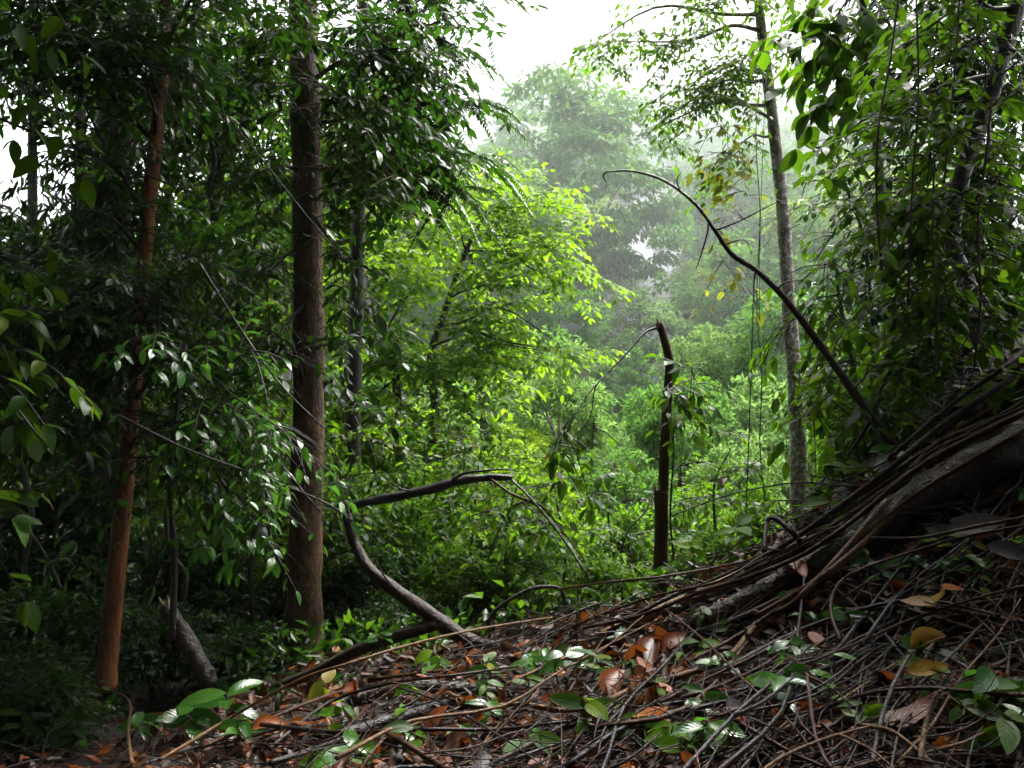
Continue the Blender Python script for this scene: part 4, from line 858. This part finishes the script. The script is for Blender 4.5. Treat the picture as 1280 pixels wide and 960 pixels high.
vines = [
    ('tan', 'thick tan liana running along the top edge of the big log', [(1330, 500, .3), (1240, 548, .28), (1180, 582, .27), (1135, 618, .25), (1090, 668, .22), (1040, 712, .2), (990, 745, .15), (945, 770, .12)], .022, 'vine_tan'),
    ('cut', 'tan liana with cut pale end curling down the middle of the bank', [(1110, 625, .3), (1078, 662, .26), (1045, 700, .22), (1010, 736, .18), (985, 758, .14), (958, 768, .12), (941, 764, .14)], .017, 'vine_tan'),
    ('low', 'thick knobbly tan liana lying across the litter below the seedlings', [(945, 780, .1), (930, 800, .1), (905, 825, .08), (850, 845, .07), (790, 862, .06), (740, 884, .06), (700, 888, .06), (650, 880, .07), (600, 884, .06), (560, 866, .08)], .016, 'vine_tan'),
    ('yellow', 'long thin tan liana stretched from the dark wood to the forked branch', [(200, 950, .1), (290, 896, .15), (370, 852, .35), (440, 828, .4), (520, 804, .4), (600, 786, .35), (690, 772, .3)], .0085, 'vine_tan'),
    ('brown', 'reddish-brown liana sweeping from the log top to the valley edge', [(1290, 512, .35), (1200, 555, .32), (1140, 590, .3), (1080, 640, .26), (1010, 690, .22), (940, 720, .2), (870, 742, .18), (800, 770, .15), (730, 785, .12)], .016, 'vine_brown'),
    ('brown', 'brown liana lying close beneath the tan one on the big log', [(1285, 535, .33), (1190, 590, .3), (1120, 636, .26), (1060, 690, .2), (1000, 740, .15), (930, 790, .1), (860, 828, .08)], .014, 'vine_brown'),
    ('dark', 'dark liana along the upper rim of the bank above the split log', [(1270, 470, .3), (1180, 530, .28), (1110, 588, .26), (1040, 640, .22), (970, 688, .18), (900, 722, .14), (830, 750, .12), (760, 790, .1)], .019, 'wet_wood'),
    ('dark', 'forked dark liana at the top corner of the bank by the leafy plant', [(1310, 410, .2), (1260, 455, .3), (1210, 490, .35), (1160, 530, .3), (1110, 575, .25)], .016, 'wet_wood'),
    ('bow', 'bowed brown stem looping above the tangle before the snag', [(700, 790, .1), (760, 765, .2), (830, 742, .25), (900, 726, .3), (960, 690, .3)], .008, 'vine_brown'),
    ('bow', 'thin arched stem crossing in front of the foot of the snag', [(700, 736, .4), (760, 728, .5), (820, 722, .5), (880, 712, .45), (930, 702, .4)], .008, 'vine_brown'),
    ('tan', 'short crooked tan root in the litter at the lower middle', [(455, 955, .05), (480, 925, .06), (520, 905, .06), (560, 890, .05), (610, 870, .05)], .008, 'vine_tan'),
    ('tan', 'tan stem running level from the grey log toward the seedlings', [(400, 868, .06), (450, 852, .08), (520, 842, .09), (560, 838, .08)], .013, 'vine_tan'),
    ('brown', 'forked reddish stick standing out of the dark lower corner', [(1165, 955, .1), (1130, 925, .14), (1108, 912, .16), (1070, 905, .12)], .010, 'vine_tan'),
    ('tan', 'pale tan stick standing upright near the dark lower corner', [(1150, 955, .1), (1155, 915, .16), (1163, 890, .2), (1172, 866, .25)], .010, 'vine_tan'),
    ('brown', 'dark crooked stick upright between the two green seedlings on the bank', [(1090, 960, .1), (1100, 905, .15), (1115, 860, .2), (1135, 820, .22)], .010, 'vine_black'),
    ('brown', 'purplish stem lying level across the dark lower bank', [(1290, 870, .12), (1220, 865, .13), (1150, 860, .13), (1080, 868, .12), (1010, 890, .1), (930, 905, .08)], .009, 'vine_brown'),
    ('brown', 'curved purplish stem arching over the big leaf on the bank', [(1050, 800, .15), (1038, 760, .2), (1050, 728, .24), (1085, 708, .26), (1140, 690, .26), (1200, 672, .26), (1290, 655, .26)], .008, 'vine_brown'),
    ('brown', 'long straight stem slanting across the bank below the yellow leaves', [(1290, 730, .18), (1220, 748, .17), (1150, 770, .16), (1080, 800, .14), (1010, 828, .12), (930, 850, .1)], .007, 'vine_brown'),
    ('brown', 'thin straight stem running from the right rim above the ribbed leaf', [(1290, 645, .3), (1220, 658, .3), (1150, 672, .28), (1090, 672, .25)], .008, 'vine_brown'),
    ('dark', 'thin black twig trailing along the lowest edge into the dark wood', [(180, 955, .05), (240, 935, .08), (300, 925, .08), (370, 905, .08), (440, 890, .08)], .007, 'vine_black'),
    ('tan', 'hooked tan vine standing in the shade by the big glossy leaves', [(165, 955, .1), (160, 915, .15), (163, 885, .2), (155, 870, .22), (130, 862, .2)], .010, 'vine_tan'),
    ('dark', 'stubby bent dark branch end above the rim near the slim tree foot', [(1010, 690, .1), (990, 665, .25), (968, 648, .33), (958, 655, .33), (956, 690, .25)], .018, 'wet_wood'),
    ('brown', 'long slanting brown stem across the middle of the bank', [(1000, 790, .14), (940, 822, .12), (880, 850, .1), (820, 880, .08), (740, 912, .06), (680, 945, .05)], .009, 'vine_brown'),
    ('brown', 'thin brown stem crossing downhill through the orange leaves', [(830, 760, .12), (880, 800, .14), (930, 850, .13), (985, 900, .12), (1020, 945, .1)], .006, 'vine_brown'),
    ('brown', 'thin brown stem lying toward the path in the litter', [(600, 955, .05), (690, 930, .06), (780, 915, .07), (880, 900, .08), (960, 870, .1)], .007, 'vine_brown'),
]
for (nm, lab, pts, r, mat) in vines:
    on_bank('liana' if r >= .0085 else 'stem', lab, 'vine' if r >= .0085 else 'stem', pts, np.linspace(r, r * .7, len(pts)), mat, 7, 5, .08)

# a bundle of stems lying side by side along the big log
for k in range(6):
    o_ = -46 + k * 6 + U(-5, 5); L0 = U(0, .25); L1 = U(.65, 1)
    path = [(1310, 505), (1240, 548), (1180, 582), (1120, 622), (1060, 668), (1000, 706), (940, 738), (870, 765), (800, 790)]
    sl = rng.normal(0, 5)
    i0, i1 = int(L0 * 8), max(int(L1 * 8), 4)
    pts = [(u + U(-10, 10), v + o_ * (1 - .05 * i) + U(-9, 9) + (i - 4) * sl, .2 - .014 * i + (.05 if 0 < k < 5 else 0)) for i, (u, v) in enumerate(path)][i0:i1 + 1]
    pts = [(u, max(v, float(np.interp(u, [720, 830, 900, 960, 1040, 1120, 1200, 1280, 1320], [786, 755, 728, 698, 645, 588, 535, 485, 462]))), w) for u, v, w in pts]
    r = U(.007, .015); mat = ['vine_brown', 'wet_wood', 'vine_brown', 'vine_tan', 'vine_black'][k % 5]
    on_bank('liana', f"{['dark red-brown', 'grey-brown', 'red-brown', 'tan', 'black'][k % 5]} stem, {['topmost', 'second', 'third', 'fourth', 'fifth', 'lowest'][k]} of the bundle lying along the big log", 'vine', pts, np.linspace(r, r * .6, len(pts)), mat, 7, 5, .1, 'stems bundled along the big log')

def bank_uv():
    """a random pixel of the bank"""
    while True:
        u = U(-10, 1300); v = U(480, 975)
        top = np.interp(u, [0, 150, 300, 450, 600, 720, 830, 960, 1040, 1120, 1200, 1280, 1320], [932, 925, 895, 857, 826, 797, 770, 711, 660, 603, 552, 503, 480])
        if v > top: return u, v
def zone(u, v):
    cs = [((1210, 600), 'under the big log'), ((1160, 700), 'by the ribbed grey leaf'), ((1170, 770), 'by the yellow leaves'), ((1200, 900), 'in the dark lower corner of the bank'), ((1050, 860), 'on the bank below the cut tan liana'),
          ((960, 860), 'beside the lobed seedling'), ((880, 780), 'near the black pipe-like liana'), ((790, 830), 'before the split log'), ((800, 920), 'low on the bank by the slanting stem'), ((690, 850), 'among the seedlings past the forked branch'),
          ((650, 930), 'in the litter at the lower middle'), ((560, 860), 'by the short grey log'), ((480, 920), 'beside the half-buried dark log'), ((380, 900), 'at the foot of the reddish trunk'), ((250, 930), 'near the big glossy leaves'), ((1020, 720), 'below the tan liana bend'), ((1080, 640), 'along the upper log')]
    return min(cs, key=lambda c: (c[0][0] - u) ** 2 + (c[0][1] - v) ** 2)[1]

# loose sticks, each lying on the litter
for k in range(300):
    u, v = bank_uv(); big = U(0, 1)
    a = math.radians(rng.normal(-28, 30) if U(0, 1) < .65 else U(-90, 90)); L = U(60, 260) if big < .55 else U(200, 460)
    n = 5; t = np.linspace(-.5, .5, n); lift = U(.01, .13)
    bow = rng.normal(0, .07) * L
    pts = []
    for s in t:
        uu = u + math.cos(a) * s * L - math.sin(a) * bow * (1 - 4 * s * s) + rng.normal(0, L * .022); vv = v + math.sin(a) * s * L + math.cos(a) * bow * (1 - 4 * s * s) + rng.normal(0, L * .022)
        pts.append((min(max(uu, 60), 1400), min(vv, 1060), lift + U(-.02, .03)))
    ok = all(q[1] > np.interp(q[0], [150, 300, 450, 600, 720, 830, 960, 1040, 1120, 1200, 1280, 1320], [915, 885, 848, 815, 785, 755, 690, 640, 585, 535, 480, 460]) for q in pts)
    if not ok: continue
    r = U(.0022, .0058) if big < .6 else U(.006, .013)
    mat = ['vine_brown', 'vine_black', 'twig', 'vine_tan', 'wet_wood', 'vine_brown', 'twig', 'vine_black', 'vine_brown'][int(rng.integers(0, 9))]
    cn = {'vine_brown': 'reddish-brown', 'vine_black': 'black', 'twig': 'dark brown', 'vine_tan': 'tan', 'wet_wood': 'grey-brown'}[mat]
    size = 'thin' if r < .004 else ('slim' if r < .006 else 'thick'); ln = 'short' if L < 120 else ('long' if L > 230 else '')
    shape = 'bowed' if abs(bow) > .07 * L else 'straight'
    tw = ()
    if L > 110 and U(0, 1) < .6:
        i = int(rng.integers(1, 4)); q0 = pts[i]; sg = 1 if U(0, 1) < .5 else -1
        tw = [([q0, (q0[0] + L * .12, q0[1] + sg * L * .06, q0[2] + .03), (q0[0] + L * .24, q0[1] + sg * L * .16, q0[2] + .05)], [r * .7, r * .5, r * .3], mat)]; shape = 'forked'
        i2 = i % 3 + 1; q1 = pts[i2]
        if U(0, 1) < .6: tw.append(([q1, (q1[0] - L * .08, q1[1] - sg * L * .09, q1[2] + .03), (q1[0] - L * .11, q1[1] - sg * L * .2, q1[2] + .06)], [r * .6, r * .45, r * .25], mat))
    on_bank('stick', ' '.join(f'{size} {ln} {shape} {cn} stick {zone(u, v)}'.split()), 'stick', pts, np.linspace(r, r * .55, n), mat, 5, 3, .1, 'sticks strewn over the bank', tw)

# fine twigs too many to count
mb = MB(); T = []
for k in range(1300):
    u, v = bank_uv(); p = G(u, v, U(.005, .12)); d = unit(np.array([rng.normal(.6, .7), rng.normal(0, .7), rng.normal(.25, .35)])); L = U(.08, .45)
    mb.tube([p - d * L * .5, p + rng.normal(0, .05 * L, 3), p + d * L * .5], [U(.0012, .003)] * 2 + [.001], 4, 1, 0, False)
for k in range(500):
    x = U(-.3, 3.2); y = float(np.interp(x, RIDGE[:, 0], RIDGE[:, 1])) + U(-.7, .5); p = np.array([x, y, float(ground_z(x, y)) + U(.01, .15)]); d = unit(np.array([rng.normal(.7, .5), rng.normal(0, .5), rng.normal(.4, .3)])); L = U(.15, .7)
    mb.tube([p - d * L * .5, p + rng.normal(0, .05 * L, 3), p + d * L * .5], [U(.0015, .005)] * 2 + [.001], 4, 1, 0, False)
o = mb.build('debris', M['twig']); tag(o, 'fine dark twigs tangled all over the bank', 'debris', kind='stuff')

# ------------------------------------------------------------------ fallen leaves
def dead_shape(name, mat, width, curl, droop, wave):
    V, F, uv = leaf_template([.08, .22, .4, .58, .75, .9], width, .1, droop, wave, curl)
    tot = [len(x) for x in F]
    return build_mesh(name, V, [i for x in F for i in x], np.concatenate([[0], np.cumsum(tot)[:-1]]), tot, uv, M[mat])
SH = {}
for mat in ('dead_orange', 'dead_brown', 'dead_grey', 'dead_yellow'):
    SH[mat] = [('flat', dead_shape('fallen_leaf', mat, .42, .1, .05, .01)), ('curled', dead_shape('fallen_leaf', mat, .46, .9, .35, .03)), ('buckled', dead_shape('fallen_leaf', mat, .5, -.5, -.25, .05)), ('folded', dead_shape('fallen_leaf', mat, .4, 1.7, .2, .02))]
def bank_normal(p):
    e = .05; dx = (ground_z(p[0] + e, p[1]) - ground_z(p[0] - e, p[1])) / (2 * e); dy = (ground_z(p[0], p[1] + e) - ground_z(p[0], p[1] - e)) / (2 * e)
    return unit(np.array([-dx, -dy, 1.0]))
def place_leaf(u, v, off, size, mat, si, yaw=None, tilt=.45, label=None):
    p = G(u, v, off); n = unit(bank_normal(p) + rng.normal(0, tilt, 3) * np.array([1, 1, .4]) + np.array([0, -.25, 0]))
    yaw = U(0, 6.28) if yaw is None else yaw
    d = np.array([math.cos(yaw), math.sin(yaw), 0]); d = unit(d - n * d.dot(n)); x = np.cross(d, n)
    sh, me = SH[mat][si]; o = bpy.data.objects.new('fallen_leaf', me)
    mt = np.eye(4); mt[:3, :3] = np.stack([x, d, n], -1) * size; mt[:3, 3] = p - d * size * .5
    o.matrix_basis = Matrix(mt.tolist()); col.objects.link(o)
    cn = {'dead_orange': 'rust-orange', 'dead_brown': 'dark brown', 'dead_grey': 'grey', 'dead_yellow': 'yellow'}[mat]
    sz = 'large' if size > .17 else ('small' if size < .1 else 'medium')
    return tag(o, label or f'{sz} {sh} {cn} fallen leaf {zone(u, v)}', 'leaf', 'fallen leaves on the bank')
for (u, v, off, s, mat, si, yaw, lab) in [
    (992, 706, .2, .24, 'dead_orange', 1, 1.7, 'curled bright rust leaf standing on edge against the tan liana'),
    (905, 600, .0, .1, 'dead_brown', 1, 1., 'brown dead leaf caught near the rim of the bank'),
    (1222, 655, .2, .27, 'dead_grey', 0, .1, 'large ribbed purplish-grey dead leaf lying under the big log'),
    (1180, 668, .15, .19, 'dead_grey', 2, 2.9, 'crumpled purplish-grey dead leaf beside the large ribbed one'),
    (1265, 690, .15, .2, 'dead_grey', 0, -.6, 'blue-grey dead leaf at the rim of the photo below the ribbed one'),
    (1148, 752, .2, .17, 'dead_yellow', 0, 2.3, 'mustard yellow leaf, upper of the cluster on the dark bank'),
    (1172, 748, .2, .14, 'dead_yellow', 2, -.4, 'yellow-brown leaf spread beside the mustard yellow one'),
    (1192, 735, .2, .15, 'dead_orange', 0, .5, 'orange-red leaf above the cluster of yellow leaves'),
    (1160, 800, .17, .16, 'dead_yellow', 3, .3, 'narrow yellow leaf below the mustard cluster'),
    (1135, 800, .15, .2, 'dead_brown', 1, 1.2, 'red-brown leaf in shadow below the yellow cluster'),
    (1140, 893, .12, .22, 'dead_orange', 2, .2, 'large wet red-brown leaf behind the pale upright stick'),
    (1160, 835, .15, .16, 'dead_yellow', 0, .1, 'pale yellow curled leaf above the wet red-brown leaf'),
    (815, 815, .08, .3, 'dead_orange', 3, 1.2, 'long folded orange leaf hanging over the black pipe-like liana'),
    (850, 800, .1, .24, 'dead_orange', 1, .3, 'bright orange leaf tucked under the split log'),
    (770, 855, .06, .26, 'dead_orange', 3, 1.1, 'long rust leaf draped across the litter before the split log'),
    (340, 905, .1, .2, 'dead_orange', 1, .3, 'rust leaf standing up at the foot of the reddish trunk'),
    (520, 945, .03, .24, 'dead_brown', 0, 0., 'wide brown leaf lying flat beside the half-buried dark log'),
    (585, 935, .05, .25, 'dead_brown', 1, .6, 'large curled red-brown leaf in the lower middle litter'),
    (390, 905, .06, .18, 'dead_orange', 2, .4, 'pinkish-orange leaf near the half-buried log')]:
    place_leaf(u, v, off, s, mat, si, yaw, .3, lab)
for k in range(235):
    u, v = bank_uv()
    mat = ['dead_orange', 'dead_brown', 'dead_brown', 'dead_orange', 'dead_grey', 'dead_brown', 'dead_orange'][int(rng.integers(0, 7))]
    place_leaf(u, v, U(.0, .09), U(.06, .16), mat, int(rng.integers(0, 4)))
for k in range(26):                                      # rust leaves gathered below the split log
    u, v = rng.normal(800, 45), rng.normal(835, 26)
    if v < np.interp(u, [600, 720, 830, 960], [826, 800, 775, 720]): continue
    place_leaf(u, v, U(.01, .1), U(.09, .2), 'dead_orange', int(rng.integers(0, 4)))
lv = {m: Leaves() for m in ('dead_orange', 'dead_brown')}
for k in range(3600):
    u, v = bank_uv(); p = G(u, v, U(0, .05)); n = bank_normal(p) + rng.normal(0, .45, 3)
    lv['dead_brown' if U(0, 1) < .72 else 'dead_orange'].add(p, rng.normal(0, 1, 3) * np.array([1, 1, .3]), n, U(.03, .12))
for k in range(5000):                                    # crumbs
    u, v = bank_uv(); p = G(u, v, U(0, .02)); lv['dead_brown' if U(0, 1) < .6 else 'dead_orange'].add(p, rng.normal(0, 1, 3) * np.array([1, 1, .5]), bank_normal(p) + rng.normal(0, .6, 3), U(.012, .04))
for k in range(2300):                                    # up to and just over the rim
    x = U(-2.4, 3.4); y = float(np.interp(x, RIDGE[:, 0], RIDGE[:, 1])) + U(-.8, .7); z = float(ground_z(x, y)); lv['dead_brown' if U(0, 1) < .7 else 'dead_orange'].add(np.array([x, y, z + U(0, .06)]), rng.normal(0, 1, 3) * np.array([1, 1, .4]), UP + rng.normal(0, .5, 3), U(.05, .14))
for k in range(2500):                                    # and thinner cover over the floor of the wood
    x, y = U(-6, 1.0), U(6.2, 12); z = float(ground_z(x, y)); lv['dead_brown'].add(np.array([x, y, z + .01]), rng.normal(0, 1, 3) * np.array([1, 1, .1]), UP + rng.normal(0, .25, 3), U(.06, .14))
for m, l in lv.items():
    p, R, s = l.arrays()
    o = link('leaf_litter', bulk('leaf_litter', [leaf_template([.28, .66], .5, .1, .2), leaf_template([.28, .66], .42, .4, -.3), leaf_template([.3, .7], .55, -.2, .1)], R, p, s, M[m]))
    tag(o, ('rust-coloured' if m == 'dead_orange' else 'dark brown') + ' rotting leaf litter covering the bank', 'leaf litter', kind='stuff')

# ------------------------------------------------------------------ seedlings and low plants on the bank
def seedling(u, v, off, h, n, size, kit, label, lean=(0, 0), spread=1.0, down=.3, name='seedling', y=None):
    p = G(u, v, 0) if y is None else P(u, v, y)
    base = p.copy(); root = empty(name, base, label, 'plant', 'small green plants on the bank')
    top = p + np.array([lean[0], lean[1], h]); mb = MB()
    mb.tube([p - UP * .02, p + (top - p) * .5 + rng.normal(0, .02, 3), top], [.006, .005, .003], 5, 4, .05); mb.build('stem', M['stem_green'], root, base)
    lv = Leaves(); a0 = U(0, 6)
    for k in range(n):
        f = .45 + .55 * (k + 1) / n; q = p + (top - p) * f; a = a0 + k * 2.4
        d = np.array([math.cos(a) * spread, math.sin(a) * spread * .8 - .25, U(-down, .35)])
        lv.add(q, d, UP + np.array([0, -.55, 0]) + rng.normal(0, .25, 3), size * U(.75, 1.2))
    lv.emit(kit, root, base, 60, 4)
plants = [
    (470, 815, .05, .14, 6, .14, 'glossy', 'seedling with shiny leaves against the fallen prong of the forked branch'),
    (398, 880, .05, .16, 4, .16, 'yellowing', 'drooping yellow-green seedling before the big reddish trunk', .3, 1.2),
    (425, 868, .05, .14, 4, .13, 'glossy', 'small seedling with shiny leaves next to the drooping yellow-green one'),
    (548, 850, .05, .18, 7, .13, 'bright', 'seedling with yellow and green hanging leaves below the butt of the forked branch', .4, 1.0),
    (612, 860, .05, .16, 6, .12, 'mid', 'low green seedling behind the knobbly tan liana'),
    (660, 850, .05, .15, 6, .14, 'glossy', 'glossy seedling, middle one of those past the forked branch'),
    (700, 855, .05, .2, 7, .16, 'glossy', 'largest glossy broad-leaved seedling past the forked branch'),
    (735, 850, .05, .16, 5, .12, 'mid', 'green seedling between the broad-leaved one and the split log'),
    (885, 790, .05, .14, 5, .1, 'mid', 'small green seedling beside the black pipe-like liana'),
    (905, 850, .08, .14, 5, .12, 'glossy', 'small shiny seedling under the long straight stem'),
    (985, 845, .08, .16, 8, .13, 'glossy', 'leafy seedling with many shiny leaves in the middle of the bank'),
    (960, 895, .08, .16, 6, .16, 'glossy', 'seedling with large lobed-looking wet leaves on the lower bank'),
    (870, 905, .05, .14, 5, .12, 'glossy', 'shiny seedling at the bottom edge below the tan liana'),
    (895, 945, .05, .14, 6, .14, 'glossy', 'shiny seedling at the very bottom of the bank'),
    (790, 935, .04, .14, 5, .13, 'mid', 'green seedling beside the rust leaves at the bottom edge'),
    (740, 915, .04, .16, 5, .15, 'mid', 'green seedling with upright leaves before the knobbly liana'),
    (665, 955, .02, .12, 3, .16, 'bright', 'pale yellow-green leaves poking up at the bottom edge'),
    (430, 955, .02, .1, 5, .18, 'glossy', 'bright glossy plant at the bottom edge by the half-buried log'),
    (1235, 520, .3, .2, 8, .24, 'bright', 'bright broad-leaved plant at the top of the bank above the big log'),
    (1275, 500, .3, .2, 6, .22, 'bright', 'bright leafy plant cut by the photo edge above the big log'),
    (1120, 600, .2, .2, 5, .16, 'glossy', 'seedling with one white-shining leaf at the foot of the arching branch'),
    (1065, 610, .2, .16, 4, .2, 'bright', 'bright green two-leaved plant on the rim beside the arching branch foot'),
    (1040, 660, .1, .16, 3, .16, 'bright', 'single bright upright leaf beside the tan liana on the rim'),
    (1080, 725, .12, .14, 4, .12, 'glossy', 'small shining plant under the curved purplish stem'),
    (1140, 790, .12, .14, 4, .1, 'yellowing', 'small yellow-green plant among the yellow leaves'),
    (1215, 710, .15, .14, 4, .1, 'yellowing', 'tiny yellow-green plant under the ribbed grey leaf'),
    (1062, 800, .12, .14, 5, .12, 'glossy', 'shiny seedling where the curved purplish stem begins'),
    (1000, 795, .12, .12, 4, .1, 'glossy', 'small shiny seedling under the cut end of the tan liana'),
    (1230, 890, .12, .16, 5, .2, 'glossy', 'shiny dark plant in the lower dark corner of the bank'),
    (1265, 950, .1, .16, 6, .16, 'mid', 'green plant in the very corner of the bank'),
    (870, 715, .0, .2, 7, .13, 'bright', 'bright seedling on the valley edge beside the snag'),
    (915, 700, .0, .22, 6, .16, 'bright', 'bright broad seedling on the valley edge above the split log'),
    (840, 740, .0, .15, 5, .11, 'mid', 'green seedling at the very foot of the snag'),
    (290, 905, .05, .2, 5, .26, 'glossy', 'plant with the largest glossy leaves low in the dark wood'),
    (235, 925, .05, .2, 7, .2, 'glossy', 'glossy broad-leaved plant nearer the orange trunk low down'),
    (180, 930, .05, .2, 6, .17, 'glossy', 'dark glossy plant beside the hooked tan vine'),
    (310, 935, .05, .16, 6, .13, 'glossy', 'low shiny plant at the bottom before the largest glossy leaves'),
    (350, 885, .05, .16, 6, .12, 'dark', 'dark low plant by the foot of the big trunk'),
    (100, 945, .05, .24, 8, .16, 'dark', 'dark low plant in the bottom shade near the hooked vine'),
    (30, 955, .05, .3, 8, .18, 'dark', 'dark low plant in the bottom corner of the shade'),
]
for q in plants:
    u, v, off, h, n, s, kit, lab = q[:8]
    seedling(u, v, off, h, n, s, kit, lab, (U(-.05, .05), U(-.06, .02)), 1.0, q[9] if len(q) > 9 else .3)
# scattered small plants
for k in range(76):
    u, v = bank_uv()
    if v > 960: continue
    n = int(rng.integers(2, 5)); s = U(.07, .13); kit = ['glossy', 'mid', 'bright'][k % 3]
    seedling(u, v, 0, U(.08, .16), n, s, kit, f"tiny {['two', 'three', 'four'][n - 2]}-leaved {['shiny', 'green', 'light green'][k % 3]} sprout {zone(u, v)}", (0, -.03), 1.0, .3, 'sprout')
near_tree('fern_spray', 'fern-like spray of small leaves above the forked branch butt', 'plant', [(610, 700, 7.4), (625, 660, 7.4), (640, 632, 7.3)], [.008, .006, .004], 'bark_dark',
    [(.9, (668, 628, 7.2), 5), (.8, (610, 640, 7.2), 5), (.95, (690, 640, 7.2), 4)], 'mid', .09, spray_len=.4, most=150, minpx=7, trunk_part='stem')
# ------------------------------------------------------------------ haze in the valley air
def haze():
    lo = np.array([-620., -45., -32.]); hi = np.array([620., 910., 95.])
    V = [(x, y, z) for x in (lo[0], hi[0]) for y in (lo[1], hi[1]) for z in (lo[2], hi[2])]
    F = [[0, 1, 3, 2], [4, 6, 7, 5], [0, 4, 5, 1], [2, 3, 7, 6], [0, 2, 6, 4], [1, 5, 7, 3]]
    mb = MB(); mb.add(V, F)
    m = bpy.data.materials.new('haze'); m.use_nodes = True
    N = m.node_tree.nodes; N.remove(N['Principled BSDF'])
    v = N.new('ShaderNodeVolumePrincipled'); v.inputs['Color'].default_value = (.93, .96, 1, 1); v.inputs['Density'].default_value = HAZE; v.inputs['Anisotropy'].default_value = 0.0
    m.node_tree.links.new(v.outputs[0], N['Material Output'].inputs['Volume'])
    v.inputs['Density Attribute'].default_value = ''; m.cycles.homogeneous_volume = True
    tag(mb.build('haze', m, smooth=False), kind='stuff', label='pale rain mist filling the valley air')
HAZE = .0004
haze()
# thicker banks of mist hanging in the ravine and over the upper slope
def mist(c, r, density, label):
    nu, nv = 24, 14; r = np.asarray(r)
    V = [r * np.array([math.cos(a) * math.sin(b), math.sin(a) * math.sin(b), math.cos(b)]) for b in np.linspace(.02, 3.12, nv) for a in np.linspace(0, 6.283, nu, endpoint=False)]
    F = [[i * nu + j, (i + 1) * nu + j, (i + 1) * nu + (j + 1) % nu, i * nu + (j + 1) % nu] for i in range(nv - 1) for j in range(nu)] + [list(range(nu)), [(nv - 1) * nu + j for j in range(nu)][::-1]]
    mb = MB(); mb.add(V, F); m = bpy.data.materials.new('mist'); m.use_nodes = True; N = m.node_tree.nodes; N.remove(N['Principled BSDF'])
    v = N.new('ShaderNodeVolumePrincipled'); v.inputs['Color'].default_value = (.95, .97, 1, 1); v.inputs['Density'].default_value = density; v.inputs['Anisotropy'].default_value = 0.
    m.node_tree.links.new(v.outputs[0], N['Material Output'].inputs['Volume'])
    v.inputs['Density Attribute'].default_value = ''; m.cycles.homogeneous_volume = True
    o = mb.build('mist', m); o.location = tuple(c); tag(o, kind='stuff', label=label)
mist(P(860, 190, 165), (80, 100, 50), .0085, 'white rain cloud lying over the upper far slope')
mist(P(800, 380, 125), (95, 92, 42), .0042, 'thin mist filling the valley in front of the far slope')
mist(P(820, 290, 74), (px(34, 74), px(24, 74), px(95, 74)), .12, 'white wisp of mist rising in the ravine between the hazy trees')
# labels that came out alike are told apart by their height on the bank
alike = {}
for o in list(scene.objects):
    if o.parent is None and o.get('label') and o.get('group') in ('fallen leaves on the bank', 'sticks strewn over the bank', 'small green plants on the bank'): alike.setdefault(o['label'], []).append(o)
for lab, os_ in alike.items():
    if len(os_) > 1:
        os_.sort(key=lambda o: (o.location.z - CAMZ) / o.location.y, reverse=True)
        words_ = {2: ['upper', 'lower'], 3: ['upper', 'middle', 'lower'], 4: ['topmost', 'upper', 'lower', 'lowest'], 5: ['topmost', 'upper', 'middle', 'lower', 'lowest'], 6: ['topmost', 'second', 'third', 'fourth', 'fifth', 'lowest'], 7: ['topmost', 'second', 'third', 'fourth', 'fifth', 'sixth', 'lowest']}.get(len(os_))
        if words_:
            for o, w in zip(os_, words_): o['label'] = f'{w} {lab}'
